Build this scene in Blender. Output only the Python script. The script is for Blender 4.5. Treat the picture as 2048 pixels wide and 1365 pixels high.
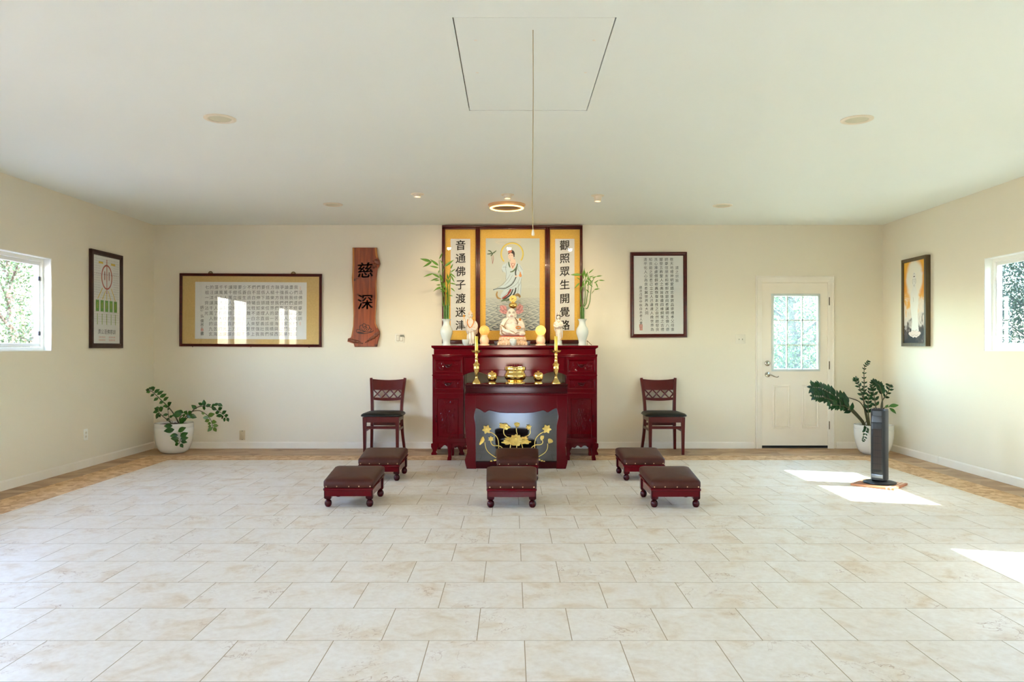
import bpy, bmesh, math, random
from mathutils import Vector, Matrix

for _o in list(bpy.data.objects):
    bpy.data.objects.remove(_o)
SC = bpy.context.scene
COL = SC.collection
PI = math.pi

# ------------------------------------------------------------------ camera
F, EYE, HX, HY = 1530.0, 1.246, 1024.0, 697.0      # focal length in pixels of a 2048 frame, eye height, vanishing point
_c = bpy.data.cameras.new('camera')
_c.sensor_fit = 'HORIZONTAL'; _c.sensor_width = 36.0; _c.lens = F * 36.0 / 2048.0
_c.shift_y = (HY - 682.5) / 2048.0
_c.clip_start = 0.05; _c.clip_end = 300
CAM = bpy.data.objects.new('camera', _c); COL.objects.link(CAM)
CAM.location = (0, 0, EYE); CAM.rotation_euler = (PI / 2, 0, 0)
SC.camera = CAM

# ------------------------------------------------------------------ exposure, sky, sun
SC.view_settings.view_transform = 'Standard'; SC.view_settings.look = 'None'
SC.view_settings.gamma = 1.0; SC.view_settings.use_curve_mapping = False
SC.view_settings.exposure = 3.62
SC.cycles.use_denoising = True
SC.cycles.max_bounces = 14; SC.cycles.diffuse_bounces = 8; SC.cycles.glossy_bounces = 5
SC.cycles.transparent_max_bounces = 16; SC.cycles.sample_clamp_indirect = 6.0
SC.cycles.caustics_reflective = False; SC.cycles.caustics_refractive = False

W = bpy.data.worlds.new('sky'); SC.world = W; W.use_nodes = True
_n = W.node_tree.nodes; _l = W.node_tree.links
SUN_TRAVEL = Vector((-0.93, 0.236, -1.0)).normalized()
_sky = _n.new('ShaderNodeTexSky'); _sky.sky_type = 'NISHITA'; _sky.sun_disc = False
_sky.sun_elevation = math.asin(-SUN_TRAVEL.z)
_sky.sun_rotation = math.atan2(-SUN_TRAVEL.x, -SUN_TRAVEL.y)
_sky.air_density = 1.0; _sky.dust_density = 1.0; _sky.ozone_density = 2.0
_t = _n.new('ShaderNodeMix'); _t.data_type = 'RGBA'; _t.blend_type = 'MULTIPLY'; _t.inputs[0].default_value = 1.0; _t.inputs[7].default_value = (1.125, 0.98, 0.925, 1)
_l.new(_sky.outputs[0], _t.inputs[6]); _l.new(_t.outputs[2], _n['Background'].inputs[0])
_n['Background'].inputs[1].default_value = 0.85
_s = bpy.data.lights.new('sun', 'SUN'); _s.energy = 11.0; _s.angle = 0.009; _s.color = (1.0, 0.95, 0.9)
SUN = bpy.data.objects.new('sun', _s); COL.objects.link(SUN)
SUN.rotation_euler = SUN_TRAVEL.to_track_quat('-Z', 'Y').to_euler(); SUN.location = (12, -3, 13)

# ------------------------------------------------------------------ helpers
def at(px, py, Y):
    return Vector(((px - HX) * Y / F, Y, EYE + (HY - py) * Y / F))

def px_map(ox, oy, s, Y, base=(0, 0, 0)):
    """pixel (u, v) of a crop -> point at depth Y, relative to base"""
    b = Vector(base)
    def f(u, v, dy=0.0):
        return at(ox + u / s, oy + v / s, Y) + Vector((0, dy, 0)) - b
    return f

def lin(c):
    c = c / 255.0
    return c / 12.92 if c <= 0.04045 else ((c + 0.055) / 1.055) ** 2.4

def rgb(t):
    return (lin(t[0]), lin(t[1]), lin(t[2]), 1.0)

def M(name, col, rough=0.5, metal=0.0, coat=0.0, emit=None, es=0.0, var=None, bump=None, spec=0.5, trans=0.0, sub=0.0):
    m = bpy.data.materials.new(name); m.use_nodes = True
    nt = m.node_tree; b = nt.nodes['Principled BSDF']
    b.inputs['Base Color'].default_value = rgb(col)
    b.inputs['Roughness'].default_value = rough
    b.inputs['Metallic'].default_value = metal
    b.inputs['Coat Weight'].default_value = coat
    b.inputs['Coat Roughness'].default_value = 0.06
    b.inputs['Specular IOR Level'].default_value = spec
    if trans: b.inputs['Transmission Weight'].default_value = trans
    if sub:
        b.inputs['Subsurface Weight'].default_value = sub
        b.inputs['Subsurface Radius'].default_value = (0.02, 0.012, 0.008)
    if emit is not None:
        b.inputs['Emission Color'].default_value = rgb(emit); b.inputs['Emission Strength'].default_value = es
    if var or bump:
        tc = nt.nodes.new('ShaderNodeTexCoord')
    if var:                       # (scale xyz, second colour, contrast)
        sc, c2, k = var
        mp = nt.nodes.new('ShaderNodeMapping'); mp.inputs['Scale'].default_value = sc if isinstance(sc, tuple) else (sc, sc, sc)
        nz = nt.nodes.new('ShaderNodeTexNoise'); nz.inputs['Scale'].default_value = 1.0; nz.inputs['Detail'].default_value = 5
        rp = nt.nodes.new('ShaderNodeValToRGB')
        rp.color_ramp.elements[0].position = 0.5 - k; rp.color_ramp.elements[1].position = 0.5 + k
        rp.color_ramp.elements[0].color = rgb(col); rp.color_ramp.elements[1].color = rgb(c2)
        nt.links.new(tc.outputs['Object'], mp.inputs[0]); nt.links.new(mp.outputs[0], nz.inputs['Vector'])
        nt.links.new(nz.outputs['Fac'], rp.inputs[0]); nt.links.new(rp.outputs[0], b.inputs['Base Color'])
    if bump:                      # (scale, strength, distance)
        nz2 = nt.nodes.new('ShaderNodeTexNoise'); nz2.inputs['Scale'].default_value = bump[0]; nz2.inputs['Detail'].default_value = 4
        bp = nt.nodes.new('ShaderNodeBump'); bp.inputs['Strength'].default_value = bump[1]; bp.inputs['Distance'].default_value = bump[2]
        nt.links.new(tc.outputs['Object'], nz2.inputs['Vector']); nt.links.new(nz2.outputs['Fac'], bp.inputs['Height'])
        nt.links.new(bp.outputs[0], b.inputs['Normal'])
    return m

def glass(name, tint=(255, 255, 255), haze=0.0, haze_col=(220, 232, 235), refl=1.0):
    m = bpy.data.materials.new(name); m.use_nodes = True
    nt = m.node_tree; nt.nodes.clear()
    out = nt.nodes.new('ShaderNodeOutputMaterial'); mix = nt.nodes.new('ShaderNodeMixShader')
    lw = nt.nodes.new('ShaderNodeLayerWeight'); lw.inputs[0].default_value = 0.5     # Schlick reflectance, same from both sides
    pw = nt.nodes.new('ShaderNodeMath'); pw.operation = 'POWER'; pw.inputs[1].default_value = 5.0
    fr = nt.nodes.new('ShaderNodeMath'); fr.operation = 'MULTIPLY_ADD'; fr.inputs[1].default_value = 0.955 * refl; fr.inputs[2].default_value = 0.045 * refl
    nt.links.new(lw.outputs['Facing'], pw.inputs[0]); nt.links.new(pw.outputs[0], fr.inputs[0])
    tr = nt.nodes.new('ShaderNodeBsdfTransparent'); tr.inputs[0].default_value = rgb(tint)
    gl = nt.nodes.new('ShaderNodeBsdfGlossy'); gl.inputs['Roughness'].default_value = 0.01
    body = tr
    if haze:
        df = nt.nodes.new('ShaderNodeBsdfTranslucent'); df.inputs[0].default_value = rgb(haze_col)
        mh = nt.nodes.new('ShaderNodeMixShader'); mh.inputs[0].default_value = haze
        nt.links.new(tr.outputs[0], mh.inputs[1]); nt.links.new(df.outputs[0], mh.inputs[2]); body = mh
    nt.links.new(fr.outputs[0], mix.inputs[0]); nt.links.new(body.outputs[0], mix.inputs[1])
    nt.links.new(gl.outputs[0], mix.inputs[2]); nt.links.new(mix.outputs[0], out.inputs[0])
    return m

def rrect(w, d, r, n=4, cx=0.0, cy=0.0):
    """rounded rectangle outline, counter-clockwise, in 2-D"""
    r = max(min(r, w / 2 - 1e-5, d / 2 - 1e-5), 1e-5); pts = []
    for sx, sy, a0 in ((1, 1, 0), (-1, 1, 90), (-1, -1, 180), (1, -1, 270)):
        for k in range(n + 1):
            a = math.radians(a0 + 90.0 * k / n)
            pts.append((cx + sx * (w / 2 - r) + r * math.cos(a), cy + sy * (d / 2 - r) + r * math.sin(a)))
    return pts

def spline(pts, n=8):
    """Catmull-Rom through points"""
    P = [Vector(p) for p in pts]
    if len(P) < 3:
        return [P[0].lerp(P[1], k / n) for k in range(n + 1)]
    P = [P[0] * 2 - P[1]] + P + [P[-1] * 2 - P[-2]]
    out = []
    for i in range(1, len(P) - 2):
        a, b, c, d = P[i - 1:i + 3]
        for k in range(n):
            t = k / n
            out.append(0.5 * ((2 * b) + (c - a) * t + (2 * a - 5 * b + 4 * c - d) * t * t + (3 * b - a - 3 * c + d) * t ** 3))
    out.append(P[-2].copy())
    return out

_GL = {}
_fc = bpy.data.curves.new('lettering', 'FONT'); _fo = bpy.data.objects.new('lettering', _fc)
COL.objects.link(_fo)
def glyph_mesh(ch, off=0.0):
    k = (ch, off)
    if k not in _GL:
        _fc.body = ch; _fc.offset = off; _fc.resolution_u = 3
        dg = bpy.context.evaluated_depsgraph_get(); dg.update()
        me = bpy.data.meshes.new_from_object(_fo.evaluated_get(dg))
        _GL[k] = ([(v.co.x, v.co.y) for v in me.vertices], [tuple(p.vertices) for p in me.polygons])
        bpy.data.meshes.remove(me)
    return _GL[k]

class MB:
    """collects shapes into one mesh object"""
    def __init__(s):
        s.bm = bmesh.new(); s.mi = 0
    def _new(s, faces):
        for f in faces: f.material_index = s.mi
    def box(s, x0, x1, y0, y1, z0, z1, bev=0.0, seg=2):
        vs = [s.bm.verts.new((x, y, z)) for x in (x0, x1) for y in (y0, y1) for z in (z0, z1)]
        idx = ((0, 1, 3, 2), (4, 6, 7, 5), (0, 4, 5, 1), (2, 3, 7, 6), (0, 2, 6, 4), (1, 5, 7, 3))
        fs = [s.bm.faces.new([vs[i] for i in q]) for q in idx]
        s._new(fs)
        if bev:
            es = list({e for f in fs for e in f.edges})
            r = bmesh.ops.bevel(s.bm, geom=es, offset=bev, segments=seg, affect='EDGES', profile=0.5)
            s._new(r['faces'])
        return s
    def loft(s, rings, cap0=True, cap1=True, closed=True):
        R = [[s.bm.verts.new(p) for p in r] for r in rings]; n = len(R[0]); fs = []
        for a, b in zip(R, R[1:]):
            for i in range(n if closed else n - 1):
                j = (i + 1) % n
                try: fs.append(s.bm.faces.new((a[i], a[j], b[j], b[i])))
                except ValueError: pass
        if cap0: fs.append(s.bm.faces.new(list(reversed(R[0]))))
        if cap1: fs.append(s.bm.faces.new(R[-1]))
        s._new(fs); return s
    def lathe(s, prof, n=24, c=(0, 0, 0), cap0=True, cap1=True, lobes=0, amp=0.0):
        rings = []
        for r, z in prof:
            ring = []
            for k in range(n):
                a = 2 * PI * k / n; rr = max(r, 1e-5) * (1 + amp * math.cos(lobes * a) if lobes else 1)
                ring.append((c[0] + rr * math.cos(a), c[1] + rr * math.sin(a), c[2] + z))
            rings.append(ring)
        return s.loft(rings, cap0, cap1)
    def ball(s, c, r, n=12, m=8):
        if not isinstance(r, (tuple, list)): r = (r, r, r)
        rings = []
        for j in range(m + 1):
            a = -PI / 2 + PI * j / m; cr = max(math.cos(a), 1e-3)
            rings.append([(c[0] + r[0] * cr * math.cos(2 * PI * k / n), c[1] + r[1] * cr * math.sin(2 * PI * k / n), c[2] + r[2] * math.sin(a)) for k in range(n)])
        return s.loft(rings)
    def tube(s, pts, r, n=8, caps=True):
        P = [Vector(p) for p in pts]; rings = []; nrm = None
        for i, p in enumerate(P):
            t = (P[min(i + 1, len(P) - 1)] - P[max(i - 1, 0)])
            t = t.normalized() if t.length > 1e-9 else Vector((0, 0, 1))
            if nrm is None:
                nrm = t.orthogonal().normalized()
            nrm = (nrm - t * nrm.dot(t))
            nrm = nrm.normalized() if nrm.length > 1e-6 else t.orthogonal().normalized()
            b = t.cross(nrm); rr = r[i] if isinstance(r, (list, tuple)) else r
            rings.append([p + (nrm * math.cos(2 * PI * k / n) + b * math.sin(2 * PI * k / n)) * rr for k in range(n)])
        return s.loft(rings, caps, caps)
    def beam(s, pts, w, d, side=(1, 0, 0)):
        """rectangular section swept along pts; w along side, d across it (numbers or lists)"""
        P = [Vector(p) for p in pts]; sd = Vector(side).normalized(); rings = []
        for i, p in enumerate(P):
            t = (P[min(i + 1, len(P) - 1)] - P[max(i - 1, 0)]).normalized()
            q = t.cross(sd).normalized(); s2 = q.cross(t).normalized()
            ww = (w[i] if isinstance(w, (list, tuple)) else w) / 2; dd = (d[i] if isinstance(d, (list, tuple)) else d) / 2
            rings.append([p + s2 * ww + q * dd, p - s2 * ww + q * dd, p - s2 * ww - q * dd, p + s2 * ww - q * dd])
        return s.loft(rings)
    def prism(s, outline, y0, y1, inset=0.0, dy=0.0):
        """outline of (x, z) extruded along y from y0 (front) to y1; optional chamfer of the front edge"""
        o = list(outline)
        area = sum(o[i][0] * o[(i + 1) % len(o)][1] - o[(i + 1) % len(o)][0] * o[i][1] for i in range(len(o)))
        if area < 0: o.reverse()
        rings = []
        if inset:
            cx = sum(p[0] for p in o) / len(o); cz = sum(p[1] for p in o) / len(o); ins = []
            n = len(o)
            for i in range(n):
                a, b, c = Vector(o[i - 1]), Vector(o[i]), Vector(o[(i + 1) % n])
                e1 = (b - a).normalized(); e2 = (c - b).normalized()
                nn = Vector((-(e1.y + e2.y), e1.x + e2.x)); nn = nn.normalized() if nn.length > 1e-6 else Vector((-e1.y, e1.x))
                ins.append((b.x + nn.x * inset, b.y + nn.y * inset))
            rings.append([(x, y0, z) for x, z in ins]); rings.append([(x, y0 + (dy or inset), z) for x, z in o])
        else:
            rings.append([(x, y0, z) for x, z in o])
        rings.append([(x, y1, z) for x, z in o])
        return s.loft(rings)
    def flat(s, outline, y):
        """flat (x, z) polygon facing -y"""
        o = list(outline)
        area = sum(o[i][0] * o[(i + 1) % len(o)][1] - o[(i + 1) % len(o)][0] * o[i][1] for i in range(len(o)))
        if area < 0: o.reverse()
        s._new([s.bm.faces.new([s.bm.verts.new((x, y, z)) for x, z in o])]); return s
    def rect(s, x0, x1, z0, z1, y):
        return s.flat([(x0, z0), (x1, z0), (x1, z1), (x0, z1)], y)
    def stroke(s, pts, w, y):
        """flat ribbon along (x, z) points, w number or list of full widths"""
        P = [Vector((p[0], p[1])) for p in pts]; L = []; R = []
        for i, p in enumerate(P):
            t = (P[min(i + 1, len(P) - 1)] - P[max(i - 1, 0)])
            t = t.normalized() if t.length > 1e-9 else Vector((1, 0)); nn = Vector((-t.y, t.x))
            ww = (w[i] if isinstance(w, (list, tuple)) else w) / 2
            L.append(p + nn * ww); R.append(p - nn * ww)
        vl = [s.bm.verts.new((p.x, y, p.y)) for p in L]; vr = [s.bm.verts.new((p.x, y, p.y)) for p in R]
        s._new([s.bm.faces.new((vr[i], vr[i + 1], vl[i + 1], vl[i])) for i in range(len(P) - 1)]); return s
    def frame(s, w, h, prof, cx=0.0, z0=0.0):
        """picture frame: prof = list of (inset from outer edge, y)"""
        rings = []
        for ins, y in prof:
            a, b = w / 2 - ins, ins
            rings.append([(cx - a, y, z0 + b), (cx + a, y, z0 + b), (cx + a, y, z0 + h - b), (cx - a, y, z0 + h - b)])
        return s.loft(rings, False, False)
    def glyph(s, ch, cx, cz, size, y, off=0.0, rise=0.05, sx=1.0):
        vs, fs = glyph_mesh(ch, off)
        V = [s.bm.verts.new((cx + (x - 0.5) * size * sx, y, cz + (yy - 0.38 + rise * (x - 0.5)) * size)) for x, yy in vs]
        out = []
        for f in fs:
            try: out.append(s.bm.faces.new([V[i] for i in f]))
            except ValueError: pass
        s._new(out); return s
    def bold(s, ch, cx, cz, size, y, t=0.012, rise=0.05, sx=1.0):
        for dx, dz in ((-t, -t * 0.6), (t, -t * 0.6), (-t, t * 0.6), (t, t * 0.6)):
            s.glyph(ch, cx + dx * size, cz + dz * size, size, y, 0.0, rise, sx)
        return s
    def leaf(s, a, b, w, nrm=(0, -1, 0), fold=0.25, droop=0.0, n=6, shape=0.9):
        """pointed leaf from a to b, width w, facing nrm"""
        a, b = Vector(a), Vector(b); t = b - a; L = t.length
        if L < 1e-6: return s
        t.normalize(); nn = Vector(nrm); nn = nn - t * nn.dot(t)
        nn = nn.normalized() if nn.length > 1e-5 else t.orthogonal().normalized()
        sd = t.cross(nn); rows = []
        for i in range(n + 1):
            u = i / n; ww = w / 2 * max(math.sin(PI * u ** shape), 0.03)
            c = a + t * (L * u) - nn * (droop * L * u * u)
            rows.append((s.bm.verts.new(c - sd * ww + nn * (fold * ww)), s.bm.verts.new(c), s.bm.verts.new(c + sd * ww + nn * (fold * ww))))
        fs = []
        for p, q in zip(rows, rows[1:]):
            fs.append(s.bm.faces.new((p[0], p[1], q[1], q[0]))); fs.append(s.bm.faces.new((p[1], p[2], q[2], q[1])))
        s._new(fs); return s
    def xform(s, m):
        bmesh.ops.transform(s.bm, matrix=m, verts=s.bm.verts); return s
    def warp(s, f):
        for v in s.bm.verts: v.co = Vector(f(v.co))
        return s
    def build(s, name, mats, parent=None, loc=None, smooth=40):
        me = bpy.data.meshes.new(name)
        if s.bm.faces and smooth is not None and smooth != -1:
            bmesh.ops.recalc_face_normals(s.bm, faces=s.bm.faces)
        s.bm.to_mesh(me); s.bm.free()
        if smooth and smooth > 0:
            me.shade_smooth(); me.set_sharp_from_angle(angle=math.radians(smooth))
        for m in (mats if isinstance(mats, (list, tuple)) else [mats]): me.materials.append(m)
        o = bpy.data.objects.new(name, me); COL.objects.link(o)
        if parent is not None: o.parent = parent
        if loc is not None: o.location = loc
        return o

def thing(name, label, cat, loc=(0, 0, 0), rz=0.0, group=None):
    o = bpy.data.objects.new(name, None); o.empty_display_size = 0.1; COL.objects.link(o)
    o.location = loc; o.rotation_euler = (0, 0, rz)
    return tag(o, label, cat, group)

def tag(o, label, cat, group=None, kind=None):
    o['label'] = label; o['category'] = cat
    if group: o['group'] = group
    if kind: o['kind'] = kind
    return o

def struct(o, label=None, cat=None):
    o['kind'] = 'structure'
    if label: o['label'] = label
    if cat: o['category'] = cat
    return o

def dup(root, loc, rz=None, label=None):
    r = root.copy(); COL.objects.link(r); r.location = loc
    if rz is not None: r.rotation_euler = (0, 0, rz)
    if label: r['label'] = label
    def kids(a, b):
        for ch in list(a.children):
            c = ch.copy(); COL.objects.link(c); c.parent = b
            kids(ch, c)
    kids(root, r)
    return r

def blob(mb, name, mat, parent, voxel, smooth_n=4):
    """union of overlapping shapes remeshed into one continuous skin"""
    me = bpy.data.meshes.new(name); mb.bm.to_mesh(me); mb.bm.free()
    t = bpy.data.objects.new(name, me); COL.objects.link(t)
    r = t.modifiers.new('r', 'REMESH'); r.mode = 'VOXEL'; r.voxel_size = voxel
    sm = t.modifiers.new('s', 'SMOOTH'); sm.iterations = smooth_n; sm.factor = 0.5
    dg = bpy.context.evaluated_depsgraph_get(); dg.update()
    nm = bpy.data.meshes.new_from_object(t.evaluated_get(dg)); bpy.data.objects.remove(t); bpy.data.meshes.remove(me)
    nm.name = name; nm.shade_smooth(); nm.materials.clear(); nm.materials.append(mat)
    o = bpy.data.objects.new(name, nm); COL.objects.link(o); o.parent = parent
    return o

# ------------------------------------------------------------------ materials
m_wall = M('cream wall paint', (231, 223, 203), 0.6, var=(0.7, (228, 219, 197), 0.3), bump=(60, 0.06, 0.002))
m_ceil = M('white ceiling paint', (234, 238, 231), 0.7, var=(0.5, (230, 233, 224), 0.3))
m_trim = M('white trim paint', (238, 232, 218), 0.45, var=(3.0, (232, 222, 204), 0.25))
m_jamb = M('white window paint', (238, 238, 230), 0.4)
m_vinyl = M('white vinyl', (236, 236, 230), 0.35)
m_lacq = M('red lacquer', (86, 2, 12), 0.1, spec=0.3)
m_lacq_dark = M('dark red lacquer', (54, 3, 9), 0.1, spec=0.3)
m_chair = M('mahogany stain', (86, 15, 12), 0.3, coat=0.1, spec=0.3, var=((30, 30, 4), (78, 14, 11), 0.25))
m_frame_red = M('red brown frame wood', (84, 20, 11), 0.3, coat=0.1, spec=0.3, var=((4, 4, 30), (62, 16, 9), 0.2))
m_frame_dark = M('dark brown frame wood', (66, 38, 28), 0.35, spec=0.3, var=((20, 20, 3), (48, 28, 22), 0.25))
m_frame_rust = M('rustic brown frame wood', (98, 82, 50), 0.5, var=((60, 60, 4), (62, 44, 24), 0.3), bump=(60, 0.3, 0.004))
m_vinyl_blk = M('black vinyl cushion', (22, 22, 18), 0.4, spec=0.25, bump=(300, 0.05, 0.001))
m_leather = M('brown leather', (76, 38, 28), 0.45, spec=0.2, var=(9.0, (64, 29, 22), 0.25), bump=(220, 0.12, 0.001))
m_brass = M('polished brass', (240, 204, 124), 0.14, metal=1.0)
m_brass_dk = M('aged brass', (120, 98, 52), 0.3, metal=1.0)
m_gold = M('gold paint', (246, 212, 118), 0.4, metal=0.3)
m_copper = M('red brown brass band', (150, 42, 20), 0.25, metal=0.6)
m_chrome = M('brushed nickel', (190, 186, 172), 0.22, metal=1.0)
m_paper = M('white art paper', (222, 222, 216), 0.8)
m_ink = M('black ink', (34, 32, 28), 0.7)
m_ink_soft = M('grey black ink', (58, 56, 50), 0.7)
m_red_ink = M('red seal ink', (206, 110, 86), 0.7)
m_silk = M('golden silk mount', (236, 190, 78), 0.6, var=(60, (222, 172, 62), 0.25))
m_silk2 = M('pale gold silk mount', (208, 178, 112), 0.65, var=(50, (198, 166, 100), 0.25))
m_porc = M('white porcelain', (206, 214, 210), 0.12, coat=0.6)
m_ivory = M('ivory porcelain', (222, 214, 202), 0.18, coat=0.6)
m_goldtrim = M('gold trim', (190, 132, 52), 0.3, metal=0.6)
m_orange = M('amber beads', (206, 124, 28), 0.25, coat=0.5)
m_skin = M('painted skin', (232, 204, 178), 0.3, coat=0.3)
m_black = M('matt black', (14, 14, 14), 0.5)
m_pot = M('white glazed pot', (226, 225, 218), 0.22, coat=0.4)
m_soil = M('dark soil', (40, 30, 24), 0.95, var=(60, (62, 48, 38), 0.2), bump=(80, 0.8, 0.01))
m_leaf = M('dark green leaf', (30, 74, 24), 0.25, spec=0.4, var=(14, (54, 98, 28), 0.2))
m_leaf_dk = M('deep green leaf', (16, 52, 24), 0.25, spec=0.4, var=(14, (28, 68, 30), 0.2))
m_stem = M('plant stem', (62, 52, 28), 0.5, var=(30, (74, 78, 34), 0.2))
m_bamboo = M('bamboo stalk', (82, 128, 36), 0.35, var=((60, 60, 20), (62, 104, 26), 0.2))
m_bleaf = M('bamboo leaf', (112, 160, 46), 0.35, var=(12, (74, 126, 32), 0.25))
m_plate = M('switch plate plastic', (226, 220, 202), 0.35)
m_glass = glass('clear glass', refl=0.8)
m_glass_door = glass('dusty door glass', tint=(226, 244, 240), haze=0.02, refl=0.35)
m_glass_r = glass('hazy window glass', tint=(172, 186, 190), haze=0.002, haze_col=(205, 228, 235))  # tint darkened to cut daylight from the right, as insect screens would
# ------------------------------------------------------------------ room shell
XL, XR, YB, YF, CH = -4.456, 4.61, 9.51, -0.5, 2.78
RA = -0.019                                              # the right wall is not quite parallel
def rw(y, off=0.0):                                      # point on the right wall at depth y, off metres into the room
    return Vector((XR - 0.019 * (YB - y) - off, y, 0.0))

def grid_wall(mb, a0, a1, z0, z1, holes, put):
    A = sorted({a0, a1} | {h[0] for h in holes} | {h[1] for h in holes}); Z = sorted({z0, z1} | {h[2] for h in holes} | {h[3] for h in holes})
    for p, q in zip(A, A[1:]):
        for r, t in zip(Z, Z[1:]):
            ca, cz = (p + q) / 2, (r + t) / 2
            if any(h[0] < ca < h[1] and h[2] < cz < h[3] for h in holes): continue
            put(p, q, r, t)

# floor: tiles in the middle, bare boarding round the edge
def tile_material():
    m = bpy.data.materials.new('cream marble tiles'); m.use_nodes = True
    nt = m.node_tree; N = nt.nodes.new; K = nt.links.new; b = nt.nodes['Principled BSDF']
    tc = N('ShaderNodeTexCoord'); mp = N('ShaderNodeMapping'); mp.inputs['Location'].default_value = (-0.053, -3.259, 0)
    K(tc.outputs['Object'], mp.inputs[0])
    br = N('ShaderNodeTexBrick'); br.offset = 0.5; br.offset_frequency = 2; br.squash = 1.0
    br.inputs['Scale'].default_value = 1.0; br.inputs['Brick Width'].default_value = 0.4064; br.inputs['Row Height'].default_value = 0.4045
    br.inputs['Mortar Size'].default_value = 0.002; br.inputs['Mortar Smooth'].default_value = 0.15; br.inputs['Bias'].default_value = 0.0
    br.inputs['Color1'].default_value = (0, 0, 0, 1); br.inputs['Color2'].default_value = (1, 1, 1, 1); br.inputs['Mortar'].default_value = (0.5, 0.5, 0.5, 1)
    K(mp.outputs[0], br.inputs['Vector'])
    w = N('ShaderNodeMath'); w.operation = 'MULTIPLY'; w.inputs[1].default_value = 60.0; K(br.outputs['Color'], w.inputs[0])
    def noise(scale, detail, dist, sx=1.0):
        n = N('ShaderNodeTexNoise'); n.noise_dimensions = '4D'; n.inputs['Scale'].default_value = scale
        n.inputs['Detail'].default_value = detail; n.inputs['Distortion'].default_value = dist; n.inputs['Roughness'].default_value = 0.6
        K(tc.outputs['Object'], n.inputs['Vector']); K(w.outputs[0], n.inputs['W']); return n
    def ramp(src, stops):
        r = N('ShaderNodeValToRGB'); e = r.color_ramp.elements
        while len(e) < len(stops): e.new(0.5)
        for i, (p, c) in enumerate(stops): e[i].position = p; e[i].color = c
        K(src, r.inputs[0]); return r
    blot = ramp(noise(4.4, 8, 0.9).outputs['Fac'], [(0.30, rgb((234, 224, 209))), (0.52, rgb((229, 216, 197))), (0.65, rgb((219, 199, 171))), (0.8, rgb((201, 169, 131)))])
    fine = ramp(noise(34, 6, 0.3).outputs['Fac'], [(0.38, (1, 1, 1, 1)), (0.7, (0.91, 0.875, 0.83, 1))])
    mul = N('ShaderNodeMix'); mul.data_type = 'RGBA'; mul.blend_type = 'MULTIPLY'; mul.inputs[0].default_value = 1.0
    K(blot.outputs[0], mul.inputs[6]); K(fine.outputs[0], mul.inputs[7])
    vein = ramp(noise(4.5, 4, 1.2).outputs['Fac'], [(0.491, (0, 0, 0, 1)), (0.5, (1, 1, 1, 1)), (0.509, (0, 0, 0, 1))])
    vmask = ramp(noise(2.2, 2, 0.0).outputs['Fac'], [(0.5, (0, 0, 0, 1)), (0.66, (1, 1, 1, 1))])
    vm = N('ShaderNodeMath'); vm.operation = 'MULTIPLY'; K(vein.outputs[0], vm.inputs[0]); K(vmask.outputs[0], vm.inputs[1])
    vm2 = N('ShaderNodeMath'); vm2.operation = 'MULTIPLY'; vm2.inputs[1].default_value = 0.75; K(vm.outputs[0], vm2.inputs[0])
    mv = N('ShaderNodeMix'); mv.data_type = 'RGBA'; K(vm2.outputs[0], mv.inputs[0]); K(mul.outputs[2], mv.inputs[6]); mv.inputs[7].default_value = rgb((160, 112, 66))
    mg = N('ShaderNodeMix'); mg.data_type = 'RGBA'; K(br.outputs['Fac'], mg.inputs[0]); K(mv.outputs[2], mg.inputs[6]); mg.inputs[7].default_value = rgb((160, 136, 102))
    K(mg.outputs[2], b.inputs['Base Color'])
    rr = N('ShaderNodeMapRange'); b.inputs['Specular IOR Level'].default_value = 0.32; rr.inputs[3].default_value = 0.44; rr.inputs[4].default_value = 0.75; K(br.outputs['Fac'], rr.inputs[0]); K(rr.outputs[0], b.inputs['Roughness'])
    bp = N('ShaderNodeBump'); bp.inputs['Strength'].default_value = 0.5; bp.inputs['Distance'].default_value = 0.002; bp.invert = True
    K(br.outputs['Fac'], bp.inputs['Height']); K(bp.outputs[0], b.inputs['Normal'])
    return m
m_tile = tile_material()
def flake_material(name, cols, sx, sy, rough=0.75):
    m = bpy.data.materials.new(name); m.use_nodes = True
    nt = m.node_tree; N = nt.nodes.new; K = nt.links.new; b = nt.nodes['Principled BSDF']
    tc = N('ShaderNodeTexCoord'); mp = N('ShaderNodeMapping'); mp.inputs['Scale'].default_value = (sx, sy, 1)
    K(tc.outputs['Object'], mp.inputs[0])
    v = N('ShaderNodeTexVoronoi'); v.inputs['Scale'].default_value = 1.0; v.inputs['Randomness'].default_value = 1.0
    nz = N('ShaderNodeTexNoise'); nz.inputs['Scale'].default_value = 2.0; nz.inputs['Detail'].default_value = 6; nz.inputs['Distortion'].default_value = 1.0
    K(mp.outputs[0], v.inputs['Vector']); K(mp.outputs[0], nz.inputs['Vector'])
    sep = N('ShaderNodeSeparateColor'); K(v.outputs['Color'], sep.inputs[0])
    ad = N('ShaderNodeMix'); ad.data_type = 'FLOAT'; ad.inputs[0].default_value = 0.55; K(sep.outputs[0], ad.inputs[2]); K(nz.outputs['Fac'], ad.inputs[3])
    r = N('ShaderNodeValToRGB'); e = r.color_ramp.elements; e[0].position = 0.25; e[0].color = rgb(cols[0]); e[1].position = 0.75; e[1].color = rgb(cols[2])
    x = e.new(0.5); x.color = rgb(cols[1]); K(ad.outputs[0], r.inputs[0]); K(r.outputs[0], b.inputs['Base Color']); b.inputs['Roughness'].default_value = rough
    return m
m_osb = flake_material('strand board', [(186, 142, 98), (212, 172, 126), (228, 194, 148)], 18, 18)
m_sub = flake_material('brown subfloor', [(164, 130, 98), (186, 152, 116), (200, 168, 132)], 3.0, 6.0, 0.6)
mb = MB()
TX0, TX1, TY1 = -3.83, 3.94, 8.51
BX0, BX1, BY1 = -4.20, 4.27, 8.87
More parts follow.
